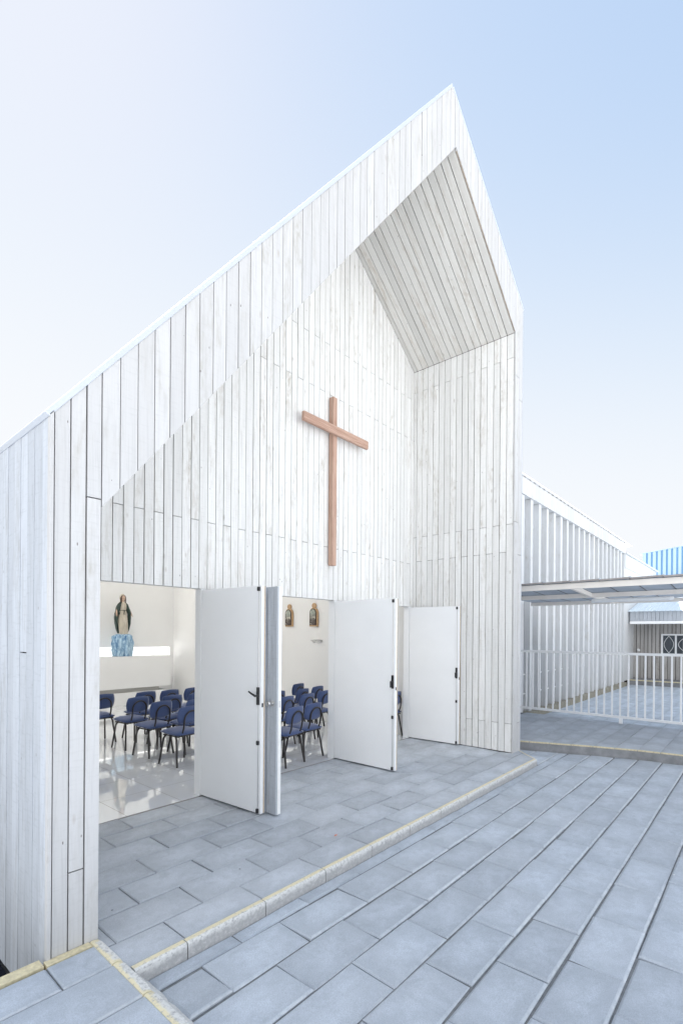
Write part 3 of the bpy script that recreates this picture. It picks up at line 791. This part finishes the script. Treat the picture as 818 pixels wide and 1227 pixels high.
for a,b in ((1.951,2.599),(2.661,3.039)):
    g=MB(); g.box(wX+.02,wX+.03,a,b,wz0+.001,wz1-.001); g.build('pane',M_glass,wn)
    g=MB(); c=(a+b)/2; hw=(b-a)/2-.02
    for s_ in (-1,1):
        g.tube([(wX+.012,c+s_*hw*math.sin(t*math.pi)*(.9),wz0+.02+(wz1-wz0-.04)*t) for t in [i/10 for i in range(11)]],.008,6)
    g.build('window_grille',M_rail,wn)
wl=thing('wall_lamp',(22.27,3.84,1.12),'small white lamp fixed to the weathered porch wall','lamp')
f=MB(); f.box(22.24,22.279,3.80,3.88,1.08,1.16); f.build('lamp_base',M_rail,wl)
f=MB(); f.tube([(22.24,3.84,1.12),(22.16,3.84,1.14),(22.12,3.84,1.12)],[.03,.045,.03],12); f.build('lamp_shade',M_rail,wl)

# ------------------------------------------------------------------ BLUE SHED
bs=thing('blue_shed',(36,0,0),'tall shed clad in bright blue corrugated metal behind the roofs','shed')
f=MB(); yb=5.36; bz=lambda y:6.29+(5.354-y)*.117
M_blue=plain('blue_corrugated_metal',(.16,.34,.56),.35,var=.05,vs=1)
M_blue2=plain('lit_blue_corrugated_metal',(.40,.54,.70),.35,var=.05,vs=1)  # paler copy for the rib faces, sunlight on them put into the colour
while yb>-9:
    a,b,c,d=yb,yb-.020,yb-.165,yb-.185
    prof=[(a,0),(b,-.045),(c,-.045),(d,0),(yb-.235,0)]
    for (p,dx),(q,ex) in zip(prof,prof[1:]):
        f.face([(32+dx,p,-.3),(32+dx,p,bz(p)),(32+ex,q,bz(q)),(32+ex,q,-.3)][::-1],None,.5,1 if (dx==ex==-.045) else 0)
    yb-=.235
f.build('wall_sheet',[M_blue,M_blue2],bs)
f=MB(); f.prism((40,0,0),(0,1,0),(0,0,1),(1,0,0),[(5.35,-.3),(5.35,bz(5.35)-.05),(-9,bz(-9)-.05),(-9,-.3)],7.95); f.build('wall_core',M_blue,bs)
f=MB(); f.prism((40.2,0,0),(0,1,0),(0,0,1),(1,0,0),[(5.5,bz(5.5)),(5.5,bz(5.5)+.04),(-9,bz(-9)+.04),(-9,bz(-9))],8.3); f.build('roof',M_blue2,bs)

# ------------------------------------------------------------------ CROSS
cr=thing('wooden_cross',(4.77,YB-.05,2.53),'reddish brown timber cross fixed to the white porch wall','cross')
f=MB(); f.prism((4.77,YB-.085,0),X,Z,NF,[(-.034,2.545),(.046,2.545),(.046,4.73),(-.034,4.73)],.075,.5); f.build('upright',M_cross,cr,bevel=.008)
f=MB(); f.prism((4.79,YB-.135,0),Z,X,NF,[(4.222,-.63),(4.336,-.63),(4.336,.63),(4.222,.63)],.048,.5); f.build('crossbar',M_cross,cr,bevel=.012)

# ------------------------------------------------------------------ ALTAR, STATUE, PICTURES
al=thing('altar',(4.5,11.1,0),'plain white altar slab at the far end of the nave','altar')
f=MB(); f.box(2.6,6.37,10.98,11.42,.385,1.115); f.build('altar_block',M_plaster,al,bevel=.004)
f=MB(); f.box(2.6,6.10,11.06,11.40,.29,.384); f.build('shadow_gap',plain('altar_gap_shade',(.45,.44,.42),.7),al)  # strip coloured grey to paint in the shade under the block
f=MB(); f.box(2.4,6.30,11.00,11.45,.0,.289); f.build('altar_base',M_plaster,al)

SX,SY,SZ0=5.25,11.14,1.116
st=thing('statue',(SX,SY,SZ0),'painted plaster statue of a robed woman in a dark green mantle on a blue base','statue')
def ring(cx,cy,z,rx,ry,n=40,fold=0,nf=9,ph=0,a0=0,a1=2*math.pi):
    out=[]
    for k in range(n):
        t=2*math.pi*k/n; r=1+fold*math.sin(nf*t+ph)+fold*.5*math.sin((nf*1.7)*t+ph*2)
        out.append(V((cx+rx*r*math.cos(t),cy+ry*r*math.sin(t),z)))
    return out
bz0=SZ0+.50
def drape():
    m=NT('blue_painted_plaster'); tc=m.n('ShaderNodeTexCoord'); n=m.noise(m.scale(tc.outputs['Object'],(14,14,4)),1,5,.65,1.5)
    c=m.mix(m.ramp(n,.35,.65),(.04,.17,.38),(.55,.74,.86)); m.l(c,m.b.inputs['Base Color']); m.b.inputs['Roughness'].default_value=.5; return m.mat
f=MB(); rings=[]
for i in range(22):
    t=i/21; z=SZ0+.5*t; rr_=.180+.022*math.sin(t*3.0)+.006*t - (.07*max(0,t-.93)/.07)
    rg=[]
    for k in range(56):
        a=2*math.pi*k/56; p=V((math.cos(a)*3.2,math.sin(a)*3.2,t*1.2)); q=noise.noise(p*1.5)*.14+noise.noise(p*3.7+V((5,1,2)))*.16+.09*math.sin(9*a+3*math.sin(t*2.2))
        r=rr_*(1+q); rg.append(V((SX+r*math.cos(a)*1.12,SY+r*math.sin(a)*.8,z+(.02*noise.noise(p*4) if i==21 else 0))))
    rings.append(rg)
f.loft(rings); f.build('blue_base',drape(),st,weld=True)
def statue_skin():
    m=NT('painted_plaster_dress'); tc=m.n('ShaderNodeTexCoord'); sx=m.n('ShaderNodeSeparateXYZ'); m.l(tc.outputs['Object'],sx.inputs[0])
    z=sx.outputs[2]; x=m.math('ABSOLUTE',sx.outputs[0])
    n=m.noise(m.scale(tc.outputs['Object'],(30,30,6)),1,4,.6)
    dress=m.mix(m.ramp(n,.35,.7),(.62,.57,.48),(.44,.39,.31))
    skin=(.60,.42,.32)
    isskin=m.math('MAXIMUM',m.math('GREATER_THAN',z,1.235),m.math('GREATER_THAN',x,.158))
    c=m.mix(isskin,dress,skin)
    arm=m.math('MULTIPLY',m.math('MULTIPLY',m.math('GREATER_THAN',x,.080),m.math('LESS_THAN',x,.158)),m.math('GREATER_THAN',z,.95))
    c=m.mix(arm,c,(.028,.055,.045))
    belt=m.math('MULTIPLY',m.math('MULTIPLY',m.math('GREATER_THAN',z,1.038),m.math('LESS_THAN',z,1.052)),m.math('LESS_THAN',x,.07))
    c=m.mix(belt,c,(.10,.13,.10))
    eye=m.math('MULTIPLY',m.math('MULTIPLY',m.math('GREATER_THAN',z,1.3195),m.math('LESS_THAN',z,1.3285)),m.math('LESS_THAN',m.math('ABSOLUTE',m.math('SUBTRACT',x,.017)),.007))
    c=m.mix(eye,c,(.08,.05,.04))
    m.l(c,m.b.inputs['Base Color']); m.b.inputs['Roughness'].default_value=.55; return m.mat
f=MB(); B=bz0
prof=[(0,.105,.085),(.10,.115,.09),(.25,.110,.085),(.40,.100,.075),(.50,.085,.065),(.55,.068,.055),(.60,.078,.062),(.66,.088,.066),(.70,.085,.06),(.725,.06,.045),(.735,.028,.028),(.762,.024,.026),(.772,.030,.032),(.79,.038,.044),(.82,.044,.052),(.85,.045,.053),(.875,.038,.045),(.892,.018,.02)]
rings=[ring(SX,SY,B+z,rx,ry,48,.06*max(0,1-z/.55),11,z*2) for z,rx,ry in prof]
f.loft(rings)
# nose, chin and arms join the same mesh
f.tube([(SX,SY-.048,B+.832),(SX,SY-.062,B+.812),(SX,SY-.048,B+.806)],[.004,.008,.004],8)
for s_ in (-1,1):
    sh=V((SX+s_*.078,SY,B+.69)); el=V((SX+s_*.125,SY-.01,B+.56)); wr=V((SX+s_*.160,SY-.055,B+.465)); hn=V((SX+s_*.178,SY-.075,B+.43))
    f.tube([sh,el,wr],[.034,.036,.026],12); f.tube([wr,V((SX+s_*.17,SY-.067,B+.448)),hn],[.014,.018,.014],10)
    for k in range(4):
        o_=(k-1.5)*.008; d_=[.030,.035,.033,.026][k]
        f.tube([hn+V((o_*.6,o_*.6,0)),hn+V((s_*.006+o_*.7,-.008+o_*.7,-d_*.6)),hn+V((s_*.004+o_*.7,-.016+o_*.6,-d_))],[.0045,.004,.003],6)
    f.tube([V((SX+s_*.165,SY-.068,B+.446)),V((SX+s_*.158,SY-.09,B+.432)),V((SX+s_*.158,SY-.096,B+.42))],[.0055,.0045,.0035],6)
body=f.build('robed_figure',statue_skin(),st,weld=True)
md=body.modifiers.new('r','REMESH'); md.mode='VOXEL'; md.voxel_size=.005; md.use_smooth_shade=True
M_green=plain('dark_green_mantle',(.025,.050,.042),.5,var=.4,vs=14)
f=MB()
for s_ in (-1,1):                                                 # the two hanging sides of the mantle
    rings=[]
    for i,(z,x,w,dp) in enumerate([(.02,.092,.018,.05),(.12,.122,.026,.06),(.25,.146,.030,.065),(.38,.156,.030,.066),(.47,.150,.030,.058),(.53,.120,.040,.062),(.58,.108,.044,.066),(.64,.088,.046,.068),(.70,.062,.036,.062),(.74,.042,.018,.045)]):
        rings.append([V((SX+s_*x+math.cos(t)*w*(1+.12*math.sin(3*t+z*20)),SY+.012+math.sin(t)*dp,B+z)) for t in [2*math.pi*k/20 for k in range(20)]])
    if s_<0: rings=[r[::-1] for r in rings]
    f.loft(rings)
rings=[]
for z,rx in ((.03,.10),(.2,.125),(.4,.13),(.55,.11),(.66,.095),(.72,.065),(.745,.04)):   # back panel
    rings.append([V((SX+math.cos(t)*rx,SY+.055+math.sin(t)*.03,B+z)) for t in [2*math.pi*k/20 for k in range(20)]])
f.loft(rings); f.build('mantle',M_green,st,weld=True)
f=MB(); 
rings=[]
for z,rx,ry,cy in ((.70,.050,.028,.035),(.76,.052,.034,.028),(.80,.054,.042,.020),(.84,.055,.048,.014),(.875,.048,.044,.010),(.895,.03,.03,.006),(.902,.008,.008,.004)):
    rings.append([V((SX+math.cos(t)*rx,SY+cy+math.sin(t)*ry,B+z)) for t in [2*math.pi*k/24 for k in range(24)]])
f.loft(rings)
for s_ in (-1,1): f.tube([(SX+s_*.030,SY-.030,B+.885),(SX+s_*.047,SY-.022,B+.84),(SX+s_*.050,SY-.020,B+.78),(SX+s_*.046,SY-.040,B+.70)],[.012,.015,.015,.008],8)
f.build('hair',plain('brown_painted_hair',(.10,.055,.035),.6,var=.3,vs=30),st,weld=True)
f=MB(); rings=[]
for z,rx,ry,cy in ((.80,.060,.035,.040),(.86,.060,.045,.026),(.895,.048,.044,.018),(.918,.028,.028,.012),(.924,.006,.006,.01)):
    rings.append([V((SX+math.cos(t)*rx,SY+cy+math.sin(t)*ry,B+z)) for t in [2*math.pi*k/24 for k in range(24)]])
f.loft(rings); f.build('veil',plain('cream_veil',(.55,.50,.42),.6),st,weld=True)
f=MB()
c=V((SX,SY-.07,B+.545))
for s_ in (-1,1):
    f.tube([c,c+V((s_*.018,-.006,.010)),c+V((s_*.024,-.004,-.002)),c],.005,6); f.tube([c,c+V((s_*.012,-.012,-.05)),c+V((s_*.020-.012,-.016,-.10))],.005,6)
f.build('belt_bow',M_green,st)

def icon(y,label,seed):
    t=thing('framed_picture',(6.79,y,1.8),label,'picture','arched wooden pictures on the nave wall')
    rnd_=random.Random(seed)
    def arch(w,h,r,n=14):
        pts=[(-w,0),(w,0)]; pts+=[(w*math.cos(a),h-w+w*math.sin(a)) for a in [math.pi*k/n for k in range(n+1)]]
        return pts
    f=MB(); N=(-1,0,0)
    f.prism((6.762,y,1.80),(0,-1,0),Z,N,arch(.105,.36,0),.036); c=V((6.765,y,2.20))
    f.prism(V((6.768,y,2.195)),(0,-1,0),Z,N,[(.052*math.cos(a),.052*math.sin(a)) for a in [2*math.pi*k/20 for k in range(20)]],.030)
    f.build('frame',plain('pale_wood_frame',(.55,.36,.20),.5,var=.2,vs=20),t,bevel=.004)
    f=MB(); f.prism((6.752,y+.008,1.825),(0,-1,0),Z,N,arch(.086,.315,0),.009); f.build('inner_moulding',plain('dark_moulding',(.06,.035,.025),.5),t)
    m=NT('painted_scene'); tc=m.n('ShaderNodeTexCoord'); sx=m.n('ShaderNodeSeparateXYZ'); m.l(tc.outputs['Object'],sx.inputs[0])
    n=m.noise(m.scale(tc.outputs['Object'],(18,18,11)),1,4,.6,1.+seed*.3)
    cc=m.mix(m.ramp(sx.outputs[2],.12,.26),(.10,.08,.07),(.34,.38,.33)); cc=m.mix(m.ramp(n,.54,.57),cc,(.62,.58,.50)); cc=m.mix(m.ramp(n,.40,.34),cc,(.05,.04,.05))
    m.l(cc,m.b.inputs['Base Color']); m.b.inputs['Roughness'].default_value=.3
    f=MB(); f.prism((6.749,y+.008,1.838),(0,-1,0),Z,N,arch(.068,.288,0),.004); f.build('painting',m.mat,t)
icon(7.245,'arched picture in pale wood frame hung farther from the door',1)
icon(6.56,'arched picture in pale wood frame above the wall bracket',2)
br=thing('wall_bracket',(6.79,6.58,1.5),'small silver wall bracket below the pictures','bracket')
f=MB(); f.prism((6.799,6.55,1.55),(0,1,0),Z,(1,0,0),[(-.09,0),(.12,-.01),(.02,-.07)],.012); f.build('wall_plate',M_steel,br,bevel=.003)
f=MB(); f.prism((0,6.50,0),(1,0,0),Z,(0,-1,0),[(6.70,1.555),(6.798,1.54),(6.798,1.50)],-.15); f.build('shelf_plate',M_steel,br)

# ------------------------------------------------------------------ CHAIRS
def cushion(w,d,t,curve=0,nx=10,ny=8,corner=.35,dome=.012):
    """rounded cushion in local x (w), y (d), z thickness: grid top and bottom"""
    top=[];bot=[]
    for j in range(ny+1):
        for i in range(nx+1):
            u=2*i/nx-1; v=2*j/ny-1
            # squircle mapping
            k=corner; x=u*math.sqrt(1-k*v*v/2); y=v*math.sqrt(1-k*u*u/2)
            e=max(abs(u),abs(v)); th=t*(1-e**6*.75)
            zc=curve*(x*x)
            top.append(V((x*w/2,y*d/2,zc+th/2+dome*(1-u*u)*(1-v*v)))); bot.append(V((x*w/2,y*d/2,zc-th/2)))
    return top,bot,nx,ny
def put_cushion(mb,c,M):
    top,bot,nx,ny=c
    T=[M@p for p in top]; Bq=[M@p for p in bot]; g=lambda i,j:j*(nx+1)+i
    for j in range(ny):
        for i in range(nx):
            mb.face([T[g(i,j)],T[g(i+1,j)],T[g(i+1,j+1)],T[g(i,j+1)]],None,.5,0,True)
            mb.face([Bq[g(i,j+1)],Bq[g(i+1,j+1)],Bq[g(i+1,j)],Bq[g(i,j)]],None,.5,0,True)
    bd=[g(i,0) for i in range(nx)]+[g(nx,j) for j in range(ny)]+[g(i,ny) for i in range(nx,0,-1)]+[g(0,j) for j in range(ny,0,-1)]
    for a,b in zip(bd,bd[1:]+bd[:1]): mb.face([Bq[a],Bq[b],T[b],T[a]],None,.5,0,True)
def make_chair():
    t=thing('chair',(0,0,0),'x','chair','blue upholstered chairs in the nave')
    # local: faces +Y, rear legs at -Y
    f=MB(); put_cushion(f,cushion(.385,.375,.060,dome=.014,corner=.32),Matrix.Translation((0,.0,.405))@Matrix.Rotation(R(2),4,'X')); f.build('seat',M_fab,t,weld=True)
    f=MB(); put_cushion(f,cushion(.352,.225,.038,curve=-.024,dome=.004,corner=.50),Matrix.Translation((0,-.180,.630))@Matrix.Rotation(R(97),4,'X')@Matrix.Rotation(0,4,'Z')); f.build('backrest',M_fab,t,weld=True)
    for sx in (-1,1):
        for sy in (-1,1):
            f=MB(); f.tube([(sx*.150,sy*.09,.375),(sx*.163,sy*.125,.33),(sx*.192,sy*.178,.0)],.0125,8); f.build('leg',M_blackmetal,t)
    f=MB()
    for sx in (-1,1): f.tube([(sx*.150,.145,.368),(sx*.150,-.16,.368)],.0095,8)
    for sy in (-.15,-.02,.13): f.tube([(-.165,sy,.372),(.165,sy,.372)],.008,8)
    f.build('seat_frame',M_blackmetal,t)
    f=MB(); pts=[(-.105,-.150,.368),(-.107,-.190,.47),(-.108,-.205,.56)]
    for k in range(1,12):
        a=math.pi-math.pi*k/12; pts.append((.108*math.cos(a),-.206-.012*math.sin(a),.575+.108*math.sin(a)))
    pts+=[(.108,-.205,.56),(.107,-.190,.47),(.105,-.150,.368)]
    f.tube(pts,.0110,8); f.build('back_hoop',M_blackmetal,t)
    return t
proto=make_chair()
# (x, y, turn in degrees, label)
random.seed(3)
CH=[(3.42,5.65,4,'blue chair nearest the smooth first door leaf, at the near end of its file'),
(3.41,6.32,3,'second blue chair from the near end of the file beside the aisle'),
(3.42,6.97,2,'third blue chair from the near end of the file beside the aisle'),
(3.22,7.62,-4,'blue chair partly cut by the left edge of the doorway below the altar'),
(3.83,6.16,4,'blue chair half hidden behind the nearest chair by the first door leaf'),
(3.86,6.80,3,'blue chair in the middle of the second file left of the first door leaf'),
(3.82,7.50,2,'farthest chair of the second file, below the white altar'),
(4.25,6.80,5,'blue chair close to the first door leaf in the middle row'),
(4.20,7.46,2,'blue chair in the far row third from the altar end'),
(4.63,7.50,6,'blue chair in the far row nearest the right wall glow'),
(4.25,5.55,4,'blue chair mostly hidden by the first door leaf'),
(2.02,5.43,0,'blue chair of which only one leg shows beside the left pier'),
(4.29,4.66,2,'blue chair beside the threshold in the second doorway, left of the pair'),
(4.70,4.72,0,'blue chair beside the threshold in the second doorway, right of the pair'),
(3.90,4.75,0,'blue chair cut off by the board clad door leaf'),
(5.38,5.52,4,'blue chair behind the threshold pair in the second doorway'),
(4.93,5.50,2,'blue chair left of centre behind the threshold pair'),
(5.88,5.62,0,'blue chair behind at the right edge of the second doorway'),
(5.80,6.05,4,'blue chair in the middle row seen through the second doorway'),
(6.35,6.72,2,'farthest blue chair seen through the second doorway below the left picture'),
(6.28,6.16,2,'blue chair near the right wall below the wall bracket'),
(5.30,6.10,2,'blue chair at the left edge of the second doorway in the middle row'),
(6.56,4.69,0,'blue chair seen as a sliver beside the folded door leaf')]
for i,(x,y,a,lab) in enumerate(CH):
    o=proto if i==0 else copy_tree(proto)
    o.location=(x,y,0); o.rotation_euler=(0,0,R(a+(4+random.uniform(-3,4) if x<6.5 else 0))); o['label']=lab

lf=MB(); c=V((3.02,2.66,.006))
lf.face([c+V((-.02,0,0)),c+V((-.006,-.010,.004)),c+V((.018,-.004,.001)),c+V((.022,.004,.003)),c+V((.004,.011,.006))],None,.5); lf.face([c+V((.004,.011,.0055)),c+V((.022,.004,.0025)),c+V((.018,-.004,.0005)),c+V((-.006,-.010,.0035)),c+V((-.02,0,-.0005))],None,.5)
tag(lf.build('leaf',plain('dry_orange_leaf',(.60,.22,.14),.8),loc=(3.02,2.66,.001)),'tiny dry orange leaf lying on the porch paving near the kerb','leaf')
# ------------------------------------------------------------------ CAMERA
F,CX,CY=591.04,409,760.9; yaw=R(39.5+1.3596); dp=-9.12e-4; dr_=7.317e-3
Fw=V((math.cos(yaw),math.sin(yaw),0)); Rw=V((math.sin(yaw),-math.cos(yaw),0)); Uw=V((0,0,1))
F2=Fw*math.cos(dp)+Uw*math.sin(dp); U2=Uw*math.cos(dp)-Fw*math.sin(dp); R3=Rw*math.cos(dr_)+U2*math.sin(dr_); U3=U2*math.cos(dr_)-Rw*math.sin(dr_)
cam=bpy.data.cameras.new('camera'); co=bpy.data.objects.new('camera',cam); COL.objects.link(co)
Mx=Matrix((R3,U3,-F2)).transposed().to_4x4(); Mx.translation=V((0,0,1.65)); co.matrix_world=Mx
cam.sensor_fit='HORIZONTAL'; cam.sensor_width=36; cam.lens=36*F/818; cam.shift_x=-(CX-409)/818; cam.shift_y=(CY-613.5)/818
cam.clip_start=.05; cam.clip_end=3000; sc.camera=co

# ------------------------------------------------------------------ LIGHT
SUN_EL=R(53); SUN_AZ=R(90-11)          # azimuth from +X: almost straight behind the chapel
EXPO=2.18; STR=.10
w=bpy.data.worlds.new('World'); sc.world=w; w.use_nodes=True; nt=w.node_tree
def wn_(t,**k):
    n=nt.nodes.new(t)
    for a,v in k.items(): setattr(n,a,v)
    return n
def wm(op,a,b=None,clamp=False):
    n=wn_('ShaderNodeMath',operation=op); n.use_clamp=clamp
    for i,v in enumerate((a,b)):
        if v is None: continue
        if isinstance(v,(int,float)): n.inputs[i].default_value=v
        else: nt.links.new(v,n.inputs[i])
    return n.outputs[0]
sky=wn_('ShaderNodeTexSky'); sky.sky_type='NISHITA'; sky.sun_disc=False; sky.sun_elevation=SUN_EL
sky.sun_rotation=R(90)-SUN_AZ; sky.air_density=1.0; sky.dust_density=.25; sky.ozone_density=1.0; sky.altitude=100
# thin veil of high haze: the sky saturates softly towards white instead of rising without limit
sp=wn_('ShaderNodeSeparateColor'); nt.links.new(sky.outputs[0],sp.inputs[0]); cb=wn_('ShaderNodeCombineColor')
for k,(c,kk) in enumerate((('R',3.2),('G',3.0),('B',3.3))):
    e=wm('EXPONENT',wm('MULTIPLY',sp.outputs[k],-kk*.24)); o=wm('MULTIPLY',wm('SUBTRACT',1.0,e),(.86,.90,.985)[k]/(STR*2**EXPO)); nt.links.new(o,cb.inputs[k])
# bright cloud bank added behind the camera, out of view, to light the facade
tc=wn_('ShaderNodeTexCoord'); dv=wn_('ShaderNodeSeparateXYZ'); nt.links.new(tc.outputs['Generated'],dv.inputs[0])
mp=wn_('ShaderNodeMapping'); mp.inputs['Scale'].default_value=(1,1,2.2); nt.links.new(tc.outputs['Generated'],mp.inputs[0])
nz=wn_('ShaderNodeTexNoise'); nz.inputs['Scale'].default_value=2.6; nz.inputs['Detail'].default_value=7; nt.links.new(mp.outputs[0],nz.inputs['Vector'])
def wr(f,a,b,c=0,d=1):
    n=wn_('ShaderNodeMapRange'); n.interpolation_type='SMOOTHSTEP'
    for q,v in zip(('From Min','From Max','To Min','To Max'),(a,b,c,d)): n.inputs[q].default_value=v
    nt.links.new(f,n.inputs['Value']); return n.outputs[0]
mask=wm('MULTIPLY',wr(nz.outputs['Fac'],.36,.50),wm('MULTIPLY',wr(wm('ADD',wm('MULTIPLY',dv.outputs[0],.74),wm('MULTIPLY',dv.outputs[1],.67)),-.0,-.25),wr(dv.outputs[2],.0,.06)))
hz=wn_('ShaderNodeMix',data_type='RGBA'); nt.links.new(wr(wm('ADD',wm('SUBTRACT',dv.outputs[2],wm('MULTIPLY',dv.outputs[1],.22)),.05),.80,.08,.0,.95),hz.inputs[0]); nt.links.new(cb.outputs[0],hz.inputs[6])
hl=1/(STR*2**EXPO); hz.inputs[7].default_value=(.95*hl,.97*hl,.995*hl,1)
mx=wn_('ShaderNodeMix',data_type='RGBA'); nt.links.new(mask,mx.inputs[0]); nt.links.new(hz.outputs[2],mx.inputs[6])
cl=1.95/(STR*2**EXPO); mx.inputs[7].default_value=(cl*.97,cl,cl*1.04,1)
nt.links.new(mx.outputs[2],nt.nodes['Background'].inputs[0]); nt.nodes['Background'].inputs[1].default_value=STR
sd=V((math.cos(SUN_AZ)*math.cos(SUN_EL),math.sin(SUN_AZ)*math.cos(SUN_EL),math.sin(SUN_EL)))
su=bpy.data.lights.new('sun','SUN'); su.energy=4.7; su.angle=R(.5); su.color=(1,.98,.955); so=bpy.data.objects.new('sun',su); COL.objects.link(so)
so.rotation_euler=sd.to_track_quat('Z','Y').to_euler(); so.location=(0,30,40)
vs=sc.view_settings; vs.view_transform='Standard'; vs.look='None'; vs.gamma=1; vs.use_curve_mapping=False; vs.exposure=EXPO
sc.cycles.use_denoising=True
sc.cycles.max_bounces=10; sc.cycles.diffuse_bounces=6; sc.cycles.sample_clamp_indirect=8
